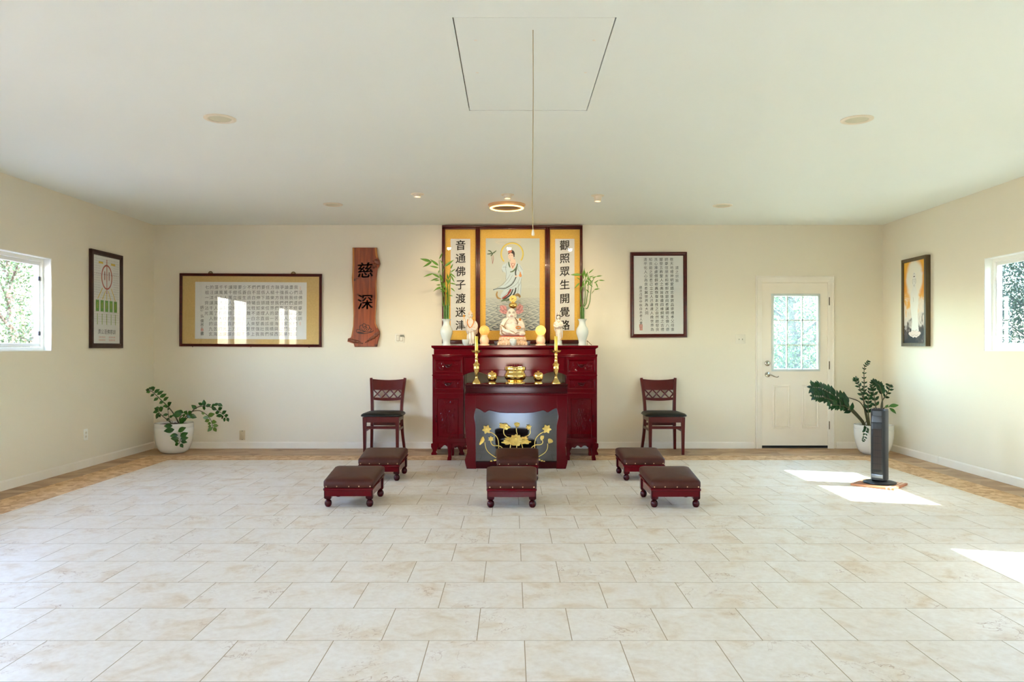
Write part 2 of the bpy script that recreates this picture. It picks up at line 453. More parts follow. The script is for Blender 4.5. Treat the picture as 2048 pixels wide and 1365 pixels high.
def fq(x0, x1, y0, y1, i):
    mb.mi = i
    mb._new([mb.bm.faces.new([mb.bm.verts.new(p) for p in ((x0, y0, 0), (x1, y0, 0), (x1, y1, 0), (x0, y1, 0))])])
fq(TX0, TX1, YF, TY1, 0)
fq(BX0, TX0, YF, BY1, 1); fq(TX1, BX1, YF, BY1, 1); fq(TX0, TX1, TY1, BY1, 1)
fq(XL - 0.1, BX0, YF, YB + 0.1, 2); fq(BX1, XR + 0.1, YF, YB + 0.1, 2); fq(BX0, BX1, BY1, YB + 0.1, 2)
struct(mb.build('floor', [m_tile, m_osb, m_sub], smooth=0))

WT = 0.15
WIN = [(5.70, 7.405), (2.63, 4.335), (-0.44, 1.265)]; WZ0, WZ1 = 1.218, 2.115  # last pair is out of view, added to let in more daylight
def zlo(k): return 0.6 if k == 2 else WZ0        # the added left window nearest the camera is taller for more daylight
def zhi(k): return 2.115 if k == 2 else WZ1
mb = MB()
grid_wall(mb, YF - WT, YB + WT, -0.2, CH + 0.2, [(a, b, zlo(k), zhi(k)) for k, (a, b) in enumerate(WIN)], lambda p, q, r, t: mb.box(XL - WT, XL, p, q, r, t))
struct(mb.build('wall_left', m_wall, smooth=0))
mb = MB()
grid_wall(mb, YF - WT - YB, WT, -0.2, CH + 0.2, [(a - YB, b - YB, WZ0, WZ1) for a, b in WIN], lambda p, q, r, t: mb.box(0, WT, p, q, r, t))
o = struct(mb.build('wall_right', m_wall, smooth=0)); o.location = (XR, YB, 0); o.rotation_euler = (0, 0, RA)
DX0, DX1, DZ1 = 3.095, 3.942, 2.062
mb = MB()
grid_wall(mb, XL - WT, XR + WT, -0.2, CH + 0.2, [(DX0, DX1, -0.2, DZ1)], lambda p, q, r, t: mb.box(p, q, YB, YB + WT, r, t))
struct(mb.build('wall_back', m_wall, smooth=0))
mb = MB()
REAR = [(-0.32, 0.4, 0.25, 1.3)]
grid_wall(mb, XL - WT, XR + WT, -0.2, CH + 0.2, REAR, lambda p, q, r, t: mb.box(p, q, YF - WT, YF, r, t))
struct(mb.build('wall_front', M('rear wall darkened for reflections', (84, 70, 58), 0.6), smooth=0))  # unseen rear wall, plain dark tone chosen to deepen the lacquer reflections
HTX0, HTX1, HTY0, HTY1 = -0.277, 0.485, 3.545, 4.94
mb = MB()
grid_wall(mb, XL - WT, XR + WT, YF - WT, YB + WT, [(HTX0, HTX1, HTY0, HTY1)], lambda p, q, r, t: mb.box(p, q, r, t, CH, CH + 0.16))
struct(mb.build('ceiling', m_ceil, smooth=0))
struct(MB().box(XL - 0.5, XR + 0.5, YF - 0.5, YB + 0.5, CH + 0.16, CH + 0.3).build('roof', m_trim, smooth=0))

# baseboards
def bb_prof(t=0.013, h=0.083):
    return [(0, 0), (-t, 0), (-t, h - 0.012), (-t * 0.45, h), (0, h)]
mb = MB()
for x0, x1 in ((XL, 3.005), (4.03, XR)):
    mb.loft([[(x0, YB + p[0], p[1]) for p in bb_prof()], [(x1, YB + p[0], p[1]) for p in bb_prof()]])
struct(mb.build('baseboard_back', m_trim, smooth=0))
mb = MB().loft([[(XL - p[0], YF, p[1]) for p in bb_prof(h=0.087)], [(XL - p[0], YB - 0.012, p[1]) for p in bb_prof(h=0.087)]])
struct(mb.build('baseboard_left', m_trim, smooth=0))
mb = MB()
for y0, y1 in ((YF - YB, -1.302), (-1.297, -0.012)):
    mb.loft([[(p[0], y0, p[1]) for p in bb_prof()], [(p[0], y1, p[1]) for p in bb_prof()]])
o = struct(mb.build('baseboard_right', m_trim, smooth=0)); o.location = (XR, YB, 0); o.rotation_euler = (0, 0, RA)

# windows
def window(idx, loc, rz, flip, glass_mat, far, far_k):
    """local x along the wall, +y outwards; flip = the far jamb is at -x"""
    o = bpy.data.objects.new('window_%d' % idx, None); COL.objects.link(o); o.location = loc; o.rotation_euler = (0, 0, rz)
    struct(o)
    w = WIN[0][1] - WIN[0][0]; h = zhi(far_k) - zlo(far_k); s = -1 if flip else 1
    fr = MB().frame(w, h, [(0, 0.148), (0, 0.075), (0.035, 0.075), (0.04, 0.082), (0.04, 0.148)])
    fr.box(-w / 2, w / 2, 0.004, 0.075, 0.0, 0.006).box(-w / 2, w / 2, 0.004, 0.075, h - 0.006, h)
    fr.box(-w / 2, -w / 2 + 0.006, 0.004, 0.075, 0, h).box(w / 2 - 0.006, w / 2, 0.004, 0.075, 0, h)
    fr.build('window_frame', m_jamb, o, smooth=0)
    hw = w / 2 - 0.04
    for k, (c, y) in enumerate(((s * hw / 2, 0.088), (-s * hw / 2, 0.112))):
        sa = MB().frame(hw + 0.03, h - 0.084, [(0, y + 0.02), (0, y), (0.028, y), (0.033, y + 0.005), (0.033, y + 0.02)], cx=c - (0.0), z0=0.042)
        sa = sa.build('sash', m_vinyl, o, smooth=0)
        MB().box(c - hw / 2, c + hw / 2, y + 0.009, y + 0.012, 0.06, h - 0.06).build('window_pane', glass_mat, sa, smooth=0)
        if k == 0:
            for zz in (0.17, h - 0.2):
                MB().box(s * (hw - 0.022) - 0.012, s * (hw - 0.022) + 0.012, y - 0.012, y + 0.004, zz - 0.02, zz + 0.02, 0.003).build('sash_clip', m_black if far else m_vinyl, sa)
    MB().box(-0.075, 0.075, 0.083, 0.132, 0.042, h - 0.042).build('meeting_stile', m_vinyl, o, smooth=0)
    return o
for i, (a, b) in enumerate(WIN):
    window(i + 1, (XL, (a + b) / 2, zlo(i)), PI / 2, False, m_glass, True, i)
    p = rw((a + b) / 2); window(i + 4, (p.x, p.y, WZ0), -PI / 2 + RA, True, m_glass_r, False, 0)
# door in the back wall
door = bpy.data.objects.new('door_1', None); COL.objects.link(door); struct(door)
D0 = Vector(((1524 + 1657) / 2, 0, 0)); dl = at(1524, 567, YB); dr = at(1657, 892, YB)
dx0, dx1, dz1 = dl.x, dr.x, dl.z; dcx = (dx0 + dx1) / 2
door.location = (dcx, YB, 0.0)
m_door = M('cream door paint', (240, 232, 216), 0.5, var=(2.5, (236, 225, 206), 0.3))
m_weather = M('pale grey glazing frame', (206, 212, 206), 0.45)
def dpx(px, py):
    p = at(px, py, YB); return p.x - dcx, p.z
gx0, gz1 = dpx(1545, 590); gx1, gz0 = dpx(1638, 741)
hw = (dx1 - dx0) / 2
mb = MB()
grid_wall(mb, -hw, hw, 0.035, dz1, [(gx0, gx1, gz0, gz1)], lambda p, q, r, t: mb.box(p, q, 0.004, 0.044, r, t))
leaf_o = mb.build('door_leaf', m_door, door, smooth=0)
MB().box(-hw, hw, 0.0, 0.05, 0.006, 0.036).build('door_sweep', m_black, door, smooth=0)
mb = MB(); gw, gh, gc = gx1 - gx0, gz1 - gz0, (gx0 + gx1) / 2
mb.frame(gw + 0.03, gh + 0.03, [(0, 0.006), (0.004, -0.008), (0.02, -0.012), (0.032, -0.006), (0.036, 0.03)], cx=gc, z0=gz0 - 0.015)
for px in (1574.3, 1604.6):
    x = dpx(px, 0)[0]; mb.box(x - 0.006, x + 0.006, -0.004, 0.03, gz0 + 0.02, gz1 - 0.02)
for py in (641, 690.5):
    z = dpx(0, py)[1]; mb.box(gx0 + 0.02, gx1 - 0.02, -0.004, 0.03, z - 0.006, z + 0.006)
mb.build('glazing_frame', m_weather, door, smooth=0)
MB().box(gx0, gx1, 0.016, 0.02, gz0, gz1).build('window_pane', m_glass_door, door, smooth=0)
for xa, xb in ((1546, 1580.3), (1604, 1638)):
    a = dpx(xa, 770.6); b = dpx(xb, 857)
    w, h = b[0] - a[0], a[1] - b[1]
    MB().frame(w, h, [(0, 0.005), (0.004, -0.004), (0.014, -0.006), (0.022, 0.002), (0.03, 0.003), (0.034, -0.001), (0.05, -0.002)], cx=(a[0] + b[0]) / 2, z0=b[1]).build('door_panel', m_door, door, smooth=0)
kx, kz = dpx(1535.2, 727.2)
mb = MB().lathe([(0.0, 0.0), (0.034, 0.0), (0.034, 0.006), (0.029, 0.013), (0.018, 0.016), (0.0, 0.017)], 24); mb.box(-0.006, 0.006, -0.016, 0.016, 0.015, 0.03, 0.002)
mb.xform(Matrix.Translation((kx, 0.004, kz)) @ Matrix.Rotation(PI / 2, 4, 'X')).build('deadbolt', m_chrome, door)
kx, kz = dpx(1535.2, 749.6)
mb = MB().lathe([(0.0, 0.0), (0.034, 0.0), (0.034, 0.006), (0.028, 0.014), (0.014, 0.017), (0.012, 0.045), (0.0, 0.046)], 24)
mb.xform(Matrix.Translation((kx, 0.004, kz)) @ Matrix.Rotation(PI / 2, 4, 'X'))
mb.tube(spline([(kx, -0.036, kz), (kx + 0.03, -0.042, kz - 0.004), (kx + 0.075, -0.046, kz - 0.026), (kx + 0.105, -0.046, kz - 0.032), (kx + 0.122, -0.044, kz - 0.02)]), [0.009] * 5 + [0.008] * 10 + [0.006] * 18, 8)
mb.build('door_handle', m_chrome, door)
m_hinge = M('tarnished hinge', (104, 92, 72), 0.35, metal=0.8)
for py in (603, 731, 851):
    x, z = dpx(1658.3, py)
    MB().tube([(x, -0.006, z - 0.05), (x, -0.006, z + 0.05)], 0.007, 8).box(x - 0.016, x + 0.004, -0.002, 0.005, z - 0.05, z + 0.05).build('hinge', m_hinge, door)
# casing and jamb
mb = MB()
a = at(1511, 552, YB); b = at(1668, 897, YB); cw = 0.078
prof = [(0, 0.0), (0.0, -0.016), (0.012, -0.019), (0.02, -0.013), (0.05, -0.011), (0.066, -0.008), (cw, -0.006), (cw, 0.03)]
rings = []
for ins, y in prof:
    rings.append([(a.x + ins, YB + y, 0.0), (a.x + ins, YB + y, a.z - ins), (b.x - ins, YB + y, a.z - ins), (b.x - ins, YB + y, 0.0)])
mb.loft(rings, False, False, closed=False)
mb.box(DX0 - 0.004, dx0 - 0.003, YB + 0.001, YB + 0.12, 0, DZ1).box(dx1 + 0.003, DX1 + 0.004, YB + 0.001, YB + 0.12, 0, DZ1).box(DX0, DX1, YB + 0.001, YB + 0.12, dz1 + 0.004, DZ1 + 0.004)
mb.box(dx0 - 0.003, dx0 + 0.012, YB + 0.05, YB + 0.12, 0, DZ1).box(dx1 - 0.012, dx1 + 0.003, YB + 0.05, YB + 0.12, 0, DZ1).box(dx0, dx1, YB + 0.05, YB + 0.12, dz1 - 0.012, dz1 + 0.006)
struct(mb.build('trim_1', m_trim, smooth=0))
struct(MB().box(DX0, DX1, YB, YB + 0.2, -0.05, 0.004).build('trim_2', m_brass_dk, smooth=0))

# attic hatch with pull cord
m_gap = M('stained gap edge', (74, 54, 32), 0.9, var=(9.0, (138, 112, 76), 0.12))
ht = thing('attic_hatch', 'large white ceiling access panel with brown stained edges above the stools', 'hatch', ((HTX0 + HTX1) / 2, (HTY0 + HTY1) / 2, CH))
hw_, hd_ = (HTX1 - HTX0) / 2, (HTY1 - HTY0) / 2
MB().box(-hw_ + 0.006, hw_ - 0.006, -hd_ + 0.004, hd_ - 0.012, 0.0005, 0.012).build('panel', m_ceil, ht, smooth=0)
MB().frame(2 * hw_, 2 * hd_, [(-0.0005, 0.004), (-0.0005, 0.02), (0.02, 0.02), (0.02, 0.004)], z0=-hd_).xform(Matrix(((1, 0, 0, 0), (0, 0, 1, 0), (0, 1, 0, 0), (0, 0, 0, 1)))).build('edge_lining', m_gap, ht, smooth=0)
for sx, sy in ((-0.75, -0.62), (0.8, -0.62), (-0.78, 0.02), (0.8, 0.02)):
    MB().lathe([(0.009, 0.003), (0.009, 0.0), (0.004, -0.001)], 10, (sx * hw_, sy * hd_, 0)).build('screw', m_trim, ht)
m_cord = M('beige cord', (186, 170, 132), 0.8)
c0 = at(1066, 60, 3.685) - ht.location; c1 = at(1066, 462, 3.685) - ht.location
cd = MB().tube(spline([c0, c0.lerp(c1, 0.3) + Vector((0.001, 0, 0)), c0.lerp(c1, 0.62) + Vector((-0.001, 0, 0)), c0.lerp(c1, 0.85) + Vector((-0.003, 0, 0)), c1], 8), 0.0022, 6).build('pull_cord', m_cord, ht)
MB().lathe([(0.003, 0.006), (0.005, 0.0), (0.007, -0.012), (0.0075, -0.02), (0.004, -0.024)], 10, c1).build('cord_tip', m_trim, cd)

# recessed ceiling discs
def disc_light(px, py, label):
    Y = F * (CH - EYE) / (HY - py); p = at(px, py, Y)
    t = thing('recessed_light', label, 'ceiling light', (p.x, Y, CH), 0, 'round recessed ceiling lights')
    MB().lathe([(0.104, 0.0), (0.104, -0.005), (0.09, -0.010), (0.078, -0.008), (0.074, -0.004), (0.074, 0.0)], 40, cap0=False, cap1=False).build('trim_ring', m_disc_trim, t)
    MB().lathe([(0.076, -0.002), (0.05, -0.006), (0.0, -0.007)], 32).build('lens', m_disc, t)
m_disc_trim = M('cream light trim', (226, 214, 190), 0.4); m_disc = M('pale lens', (206, 200, 172), 0.5)
disc_light(440, 237, 'recessed ceiling disc light left of the attic hatch, closest to the left wall')
disc_light(1714, 239, 'recessed ceiling disc light right of the attic hatch, nearest the right wall')
disc_light(666, 409, 'recessed ceiling disc light nearest the carved wooden sign')
disc_light(1445, 411, 'recessed ceiling disc light in front of the framed prayer, toward the door')
# ------------------------------------------------------------------ altar cabinet against the back wall
YA = 8.93; TOPZ = 1.278
AC = Vector((at(1030, 0, YA).x, 9.19, 0.0))
def ax(px): return at(px, 0, YA).x - AC.x
def az(py): return at(0, py, YA).z
AF = YA - AC.y                                            # local y of the cabinet's front plane (-0.26)
AB = 9.47 - AC.y
altar = thing('altar_cabinet', 'tall dark red lacquered altar cabinet with carved drawers against the back wall', 'cabinet', AC)
xl, xr = ax(865), ax(1194)
# top slab with cove
mb = MB(); rings = []
for ins, z in ((-0.010, TOPZ), (-0.010, TOPZ - 0.022), (0.0, TOPZ - 0.03), (0.012, TOPZ - 0.036), (0.018, TOPZ - 0.048)):
    rings.append([(xl - 0.002 + ins, AF - 0.004 + ins, z), (xr + 0.002 - ins, AF - 0.004 + ins, z), (xr + 0.002 - ins, AB, z), (xl - 0.002 + ins, AB, z)])
mb.loft(rings).build('top', m_lacq, altar, smooth=0)
mb = MB()
z0, z1 = az(710.5), TOPZ - 0.048
mb.box(xl + 0.014, xr - 0.014, AF + 0.014, AB, z0, z1)
mb.box(ax(964), ax(1098), AF - 0.004, AF + 0.02, z0, z1 - 0.002, 0.004)
mb.build('frieze', m_lacq, altar, smooth=0)
def half_round(mb, xa, xb, yf, z, r, depth):
    o = [(yf + depth, z + r)] + [(yf + r - r * math.sin(q * PI / 10), z + r * math.cos(q * PI / 10)) for q in range(11)] + [(yf + depth, z - r)]
    mb.loft([[(xa, y, zz) for y, zz in o], [(xb, y, zz) for y, zz in o]])
mb = MB()
half_round(mb, xl - 0.004, xr + 0.004, AF - 0.008, z0 - 0.002, 0.010, 0.04); half_round(mb, ax(962), ax(1100), AF - 0.02, z0 - 0.002, 0.010, 0.03)
half_round(mb, xl - 0.002, xr + 0.002, AF - 0.004, az(713.5), 0.006, 0.03)
mb.build('moulding', m_lacq, altar, smooth=30)
# pedestals
FZ = az(886.5)
def carve_branch(mb, x0, x1, z0, z1, y, seed, n=26, dense=1.0):
    """low relief of twigs and blossoms"""
    r = random.Random(seed); w, h = x1 - x0, z1 - z0
    for k in range(3):
        p = [(x0 + w * r.uniform(0.1, 0.9), y, z0 + h * r.uniform(0.1, 0.5))]
        for q in range(4):
            p.append((min(max(p[-1][0] + w * r.uniform(-0.16, 0.16), x0), x1), y, min(p[-1][2] + h * r.uniform(0.03, 0.2), z1)))
        mb.tube(spline(p, 4), 0.0022, 5)
    for k in range(int(n * dense)):
        cx, cz = x0 + w * r.random(), z0 + h * r.random(); a = r.uniform(0, 2 * PI); s = r.uniform(0.006, 0.011)
        if r.random() < 0.5:
            for j in range(5):
                b = a + j * 2 * PI / 5; mb.ball((cx + s * 0.7 * math.cos(b), y, cz + s * 0.7 * math.sin(b)), (s * 0.5, 0.003, s * 0.5), 6, 4)
        else:
            for j in range(3):
                b = a + (j - 1) * 0.7
                mb.leaf((cx, y - 0.001, cz), (cx + 2.2 * s * math.cos(b), y - 0.002, cz + 2.2 * s * math.sin(b)), s * 0.8, fold=-0.5, n=3)
def pedestal(pa, pb, da, db, seed, handle_px, notch):
    x0, x1 = ax(pa), ax(pb)
    b = MB().box(x0, x1, AF + 0.012, AB, FZ, az(711.5))
    half_round(b, x0 - 0.006, x1 + 0.003, AF - 0.006, az(751), 0.006, 0.03); half_round(b, x0, x1, AF - 0.003, az(787.2), 0.004, 0.02)
    b.box(x0, ax(da) - 0.004, AF, AF + 0.02, FZ, az(711.5)).box(ax(db) + 0.004, x1, AF, AF + 0.02, FZ, az(711.5))
    for pz0, pz1 in ((719, 712), (757.6, 746), (792, 781)):
        b.box(ax(da) - 0.004, ax(db) + 0.004, AF, AF + 0.02, az(pz0), az(pz1))
    b.box(ax(da) - 0.004, ax(db) + 0.004, AF, AF + 0.02, FZ, az(880))
    b.build('pedestal', m_lacq, altar, smooth=30)
    cx = (ax(da) + ax(db)) / 2; w = ax(db) - ax(da)
    for i, (ya, yb) in enumerate(((719.6, 745.5), (758.3, 780.3))):
        zt, zb = az(ya), az(yb)
        d = MB().frame(w, zt - zb, [(0, AF + 0.008), (0.0, AF - 0.004), (0.008, AF - 0.004), (0.02, AF + 0.006)], cx=cx, z0=zb)
        d.box(cx - w / 2 + 0.012, cx + w / 2 - 0.012, AF + 0.005, AF + 0.014, zb + 0.012, zt - 0.012)
        d = d.build('drawer', m_lacq, altar, smooth=0)
        c = MB(); carve_branch(c, cx - w / 2 + 0.03, cx - 0.05, zb + 0.03, zt - 0.03, AF + 0.004, seed + i); c.build('carving', m_lacq, d)
        c = MB(); carve_branch(c, cx + 0.05, cx + w / 2 - 0.03, zb + 0.03, zt - 0.03, AF + 0.004, seed + 7 + i); c.build('carving', m_lacq, d)
        zc = (zt + zb) / 2
        p = MB().tube(spline([(cx - 0.042, AF + 0.002, zc + 0.026), (cx - 0.03, AF - 0.012, zc + 0.0), (cx, AF - 0.018, zc - 0.016), (cx + 0.03, AF - 0.012, zc + 0.0), (cx + 0.042, AF + 0.002, zc + 0.026)]), 0.0055, 8)
        p.ball((cx, AF + 0.004, zc + 0.006), (0.036, 0.006, 0.016))
        p.build('handle', m_lacq_dark, d)
    zt, zb = az(792.4), az(879.6)
    d = MB().frame(w, zt - zb, [(0, AF + 0.008), (0, AF - 0.002), (0.03, AF - 0.002), (0.034, AF + 0.003), (0.038, AF + 0.001), (0.042, AF + 0.008)], cx=cx, z0=zb)
    d.box(cx - w / 2 + 0.038, cx + w / 2 - 0.038, AF + 0.006, AF + 0.016, zb + 0.038, zt - 0.038)
    d = d.build('door', m_lacq, altar, smooth=0)
    c = MB(); xa, xb = cx - w / 2 + 0.06, cx + w / 2 - 0.06
    carve_branch(c, cx - 0.05, cx + 0.07, zt - 0.1, zt - 0.06, AF + 0.005, seed + 20, 12); c.build('carving', m_lacq, d); c = MB()
    carve_branch(c, xa, xb, zb + 0.22, zb + 0.36, AF + 0.005, seed + 21, 34); carve_branch(c, xa, xb, zb + 0.06, zb + 0.24, AF + 0.005, seed + 22, 40)
    r = random.Random(seed)
    for k in range(4):
        x = cx + r.uniform(-0.05, 0.06); c.tube(spline([(x, AF + 0.006, zb + 0.06), (x + r.uniform(-0.02, 0.02), AF + 0.006, zb + 0.2), (x + r.uniform(-0.04, 0.04), AF + 0.006, zb + 0.36)], 4), 0.003, 5)
    c.build('carving', m_lacq, d)
    hx = ax(handle_px)
    MB().loft([[(hx + x, AF + y, az(838) + z) for x, z in rrect(0.02 * k, 0.085 * k, 0.01 * k)] for y, k in ((0.0, 1.0), (-0.006, 0.9), (-0.007, 0.7), (-0.001, 0.55))]).build('handle', m_lacq_dark, d)
    # claw feet with a scalloped apron
    za = FZ + 0.002
    for s, xx in ((-1, x0), (1, x1)):
        for yy, sg in ((AF, -1), (AB, 1)):
            f = MB(); o = []
            for dx, z in ((0.012, za), (-0.016, za - 0.012), (-0.016, za - 0.05), (0.002, za - 0.085), (0.0, za - 0.10), (-0.014, 0.02), (-0.012, 0.0), (0.05, 0.0), (0.052, 0.02), (0.042, 0.035), (0.05, za - 0.085), (0.068, za - 0.05), (0.068, za)):
                o.append((xx + s * -dx * 1.0, z))
            f.prism(o, min(yy + sg * 0.012, yy - sg * 0.06), max(yy + sg * 0.012, yy - sg * 0.06), 0.005).build('foot', m_lacq, altar, smooth=30)
    a = MB(); o = [(x0 + 0.04, za), (x1 - 0.04, za)]
    for t in range(17):
        u = t / 16; x = x1 - 0.06 - u * (x1 - x0 - 0.12); o.append((x, za - 0.035 - 0.03 * (abs(2 * u - 1) ** 2) + 0.012 * math.cos(6 * PI * u)))
    a.prism(o, AF - 0.002, AF + 0.03, 0.003).build('apron', m_lacq, altar, smooth=30)
pedestal(865, 926.5, 869, 922.7, 3, 872.5, True)
pedestal(1132.5, 1194, 1136, 1189.4, 40, 1186.3, False)
# the open centre: rail with a waved lower edge and a shelf back
mb = MB(); x0, x1 = ax(926.5), ax(1132.5); zt = az(711.8)
o = [(x0, zt), (x1, zt), (x1, az(752))]
wave = []
for t in range(61):
    u = t / 60; d = abs(2 * u - 1)
    if d > 0.52:
        e = (d - 0.52) / 0.48; py = 752 - 7.5 * math.sin(PI * e) ** 0.8
    else: py = 752 + 2.5 * math.cos(PI * d / 1.04)
    wave.append((x1 - u * (x1 - x0), az(py)))
o += wave[1:-1] + [(x0, az(752))]
mb.prism(o, AF + 0.012, AF + 0.035, 0.004); mb.build('waved_rail', m_lacq, altar, smooth=20)
mb = MB().frame(ax(1129) - ax(928.5), az(713.5) - az(742), [(0, AF + 0.014), (0, AF + 0.006), (0.006, AF + 0.006), (0.01, AF + 0.011)], cx=(ax(1129) + ax(928.5)) / 2, z0=az(742))
mb.build('centre_moulding', m_lacq, altar, smooth=0)
mb = MB().box(x0, x1, AF + 0.035, AB, az(722), az(712)); mb.box(x0, x0 + 0.012, AF + 0.03, AB, az(885), az(722)).box(x1 - 0.012, x1, AF + 0.03, AB, az(885), az(722))
mb.build('centre_frame', m_lacq_dark, altar, smooth=0)

# ------------------------------------------------------------------ two low stands in front of the pedestals
def low_stand(pxa, pxb, label):
    Y = 8.49; xa, xb = at(pxa, 0, Y).x, at(pxb, 0, Y).x; w = xb - xa; zt = 0.247; D = 0.425
    t = thing('low_stand', label, 'stand', ((xa + xb) / 2, Y + D / 2, 0), 0, 'low lacquered stands at the altar foot')
    h = w / 2; fy = -D / 2
    MB().box(-h, h, fy, -fy, zt - 0.014, zt, 0.004).build('top', m_lacq, t, smooth=0)
    m = MB().box(-h + 0.006, h - 0.006, fy + 0.006, -fy - 0.006, zt - 0.055, zt - 0.014); m.box(-h - 0.004, h + 0.004, fy - 0.004, -fy + 0.004, zt - 0.062, zt - 0.052, 0.003)
    m.build('waist', m_lacq, t, smooth=0)
    za = zt - 0.06
    for y0, y1 in ((fy, fy + 0.02), (-fy - 0.02, -fy)):
        o = [(-h + 0.03, za), (h - 0.03, za)]
        for k in range(21):
            u = k / 20; x = h - 0.05 - u * (2 * h - 0.1); d = abs(2 * u - 1)
            o.append((x, za - 0.03 - 0.016 * math.exp(-(d / 0.18) ** 2) - 0.03 * d ** 4 + 0.008 * math.sin(PI * min(1, d * 1.4))))
        MB().prism(o, y0, y1, 0.003).build('apron', m_lacq, t, smooth=30)
    for s in (-1, 1):
        for sg in (-1, 1):
            o = []
            for dx, z in ((0.002, za), (-0.003, za - 0.03), (0.002, za - 0.07), (0.006, 0.045), (0.0, 0.03), (-0.003, 0.0), (0.04, 0.0), (0.045, 0.03), (0.042, 0.045), (0.046, za - 0.05), (0.058, za - 0.03), (0.06, za)):
                o.append((s * (h - dx), z))
            ya = sg * (-fy); MB().prism(o, min(ya, ya - sg * 0.05), max(ya, ya - sg * 0.05), 0.004).build('leg', m_lacq, t, smooth=30)
low_stand(895, 955, 'low dark red stand half hidden behind the offering table at its left')
low_stand(1132, 1191.5, 'low dark red stand in front of the right altar pedestal')

# ------------------------------------------------------------------ offering table in front of the altar
YT = 7.895; TC = Vector((at(1032.5, 0, YT).x, YT + 0.29, 0.0))
TF = YT - TC.y
table = thing('offering_table', 'dark red lacquered offering table with glossy black front panel and gold lotus', 'table', TC)
def tx(px): return at(px, 0, YT).x - TC.x
def tz(py): return at(0, py, YT).z
TZ = tz(768.6); TD = 0.29
mb = MB(); x0, x1 = tx(929.6), tx(1136)
rings = []
for ins, z in ((0.012, TZ), (0.007, TZ - 0.001), (0.002, TZ - 0.005), (0.0, TZ - 0.011), (0.002, TZ - 0.018), (0.006, TZ - 0.024), (0.010, TZ - 0.026)):
    rings.append([(x0 + ins, TF + ins, z), (x1 - ins, TF + ins, z), (x1 - ins, TD - ins, z), (x0 + ins, TD - ins, z)])
mb.loft(rings).build('top', m_lacq_dark, table, smooth=35)
mb = MB(); n = 64
for k in range(n):
    x = x0 + 0.012 + (x1 - x0 - 0.024) * (k + 0.5) / n; mb.ball((x, TF + 0.007, TZ - 0.031), 0.0062, 8, 5)
mb.build('beading', m_lacq_dark, table)
mb = MB().box(x0 + 0.006, x1 - 0.006, TF + 0.008, TD - 0.008, TZ - 0.09, TZ - 0.026); mb.box(x0 + 0.002, x1 - 0.002, TF + 0.004, TD - 0.004, TZ - 0.095, TZ - 0.082, 0.003)
mb.box(x0 + 0.003, x1 - 0.003, TF + 0.003, TD - 0.003, TZ - 0.045, TZ - 0.037, 0.002)
mb.build('frieze', m_lacq_dark, table, smooth=0)
mb = MB().box(x0 + 0.004, x1 - 0.004, TF + 0.004, TD, TZ - 0.112, TZ - 0.098); half_round(mb, x0, x1, TF - 0.003, TZ - 0.105, 0.008, 0.03); mb.build('moulding', m_lacq, table, smooth=30)
zf = TZ - 0.112
out_l = [(929.8, 789), (929.8, 845), (930.6, 870), (932.5, 888), (934.4, 900), (934.0, 907), (931.5, 914), (929.4, 921), (930.2, 927), (933.3, 938.6)]
in_l = [(952.5, 938.6), (951.5, 924), (951.5, 853), (950.6, 846), (948.6, 838), (948.2, 834), (949.4, 827), (951.4, 818), (952, 789)]
for s in (-1, 1):
    o = []
    for px, py in out_l + in_l:
        x = tx(px) if s < 0 else -tx(px); o.append((x, min(tz(py), zf)))
    MB().prism(o, TF, TF + 0.07, 0.006).build('front_leg', m_lacq, table, smooth=25)
    ox = [(tx(px), min(tz(py), zf)) for px, py in out_l + [(944, 938.6), (942, 921), (944, 900), (941, 860), (941, 789)]]
    o = [(x if s < 0 else -x, z) for x, z in ox]
    MB().prism(o, TD - 0.07, TD, 0.006).build('back_leg', m_lacq, table, smooth=25)
o = [(tx(950), zf), (tx(1115), zf)]
prof = [(1115, 818), (1111, 817.6), (1106, 819.6), (1102, 822), (1096.5, 825.6), (1093.5, 825.2), (1090, 822.6), (1086, 821.4), (1078, 823.4), (1066, 826), (1050, 826.9), (1032.5, 827)]
prof = prof + [(2065 - a, b) for a, b in reversed(prof[:-1])]
o += [(tx(a), tz(b)) for a, b in prof]
MB().prism(o, TF + 0.004, TF + 0.045, 0.006).build('apron', m_lacq, table, smooth=25)
MB().box(tx(950), tx(1115), TF + 0.004, TF + 0.06, 0.002, tz(924), 0.005).build('bottom_rail', m_lacq_dark, table, smooth=30)
m_panel = M('black glass panel', (14, 14, 17), 0.04, spec=0.5)
m_panel.node_tree.nodes['Principled BSDF'].inputs['IOR'].default_value = 2.1
MB().box(tx(945), tx(1120), TF + 0.028, TF + 0.034, tz(930), tz(812)).build('front_panel', m_panel, table, smooth=0)
for s in (-1, 1):
    xx = s * (x1 - x0) / 2
    MB().box(min(xx * 0.93, xx * 0.955), max(xx * 0.93, xx * 0.955), TF + 0.06, TD - 0.06, zf - 0.3, zf).build('side_panel', m_lacq, table, smooth=0)
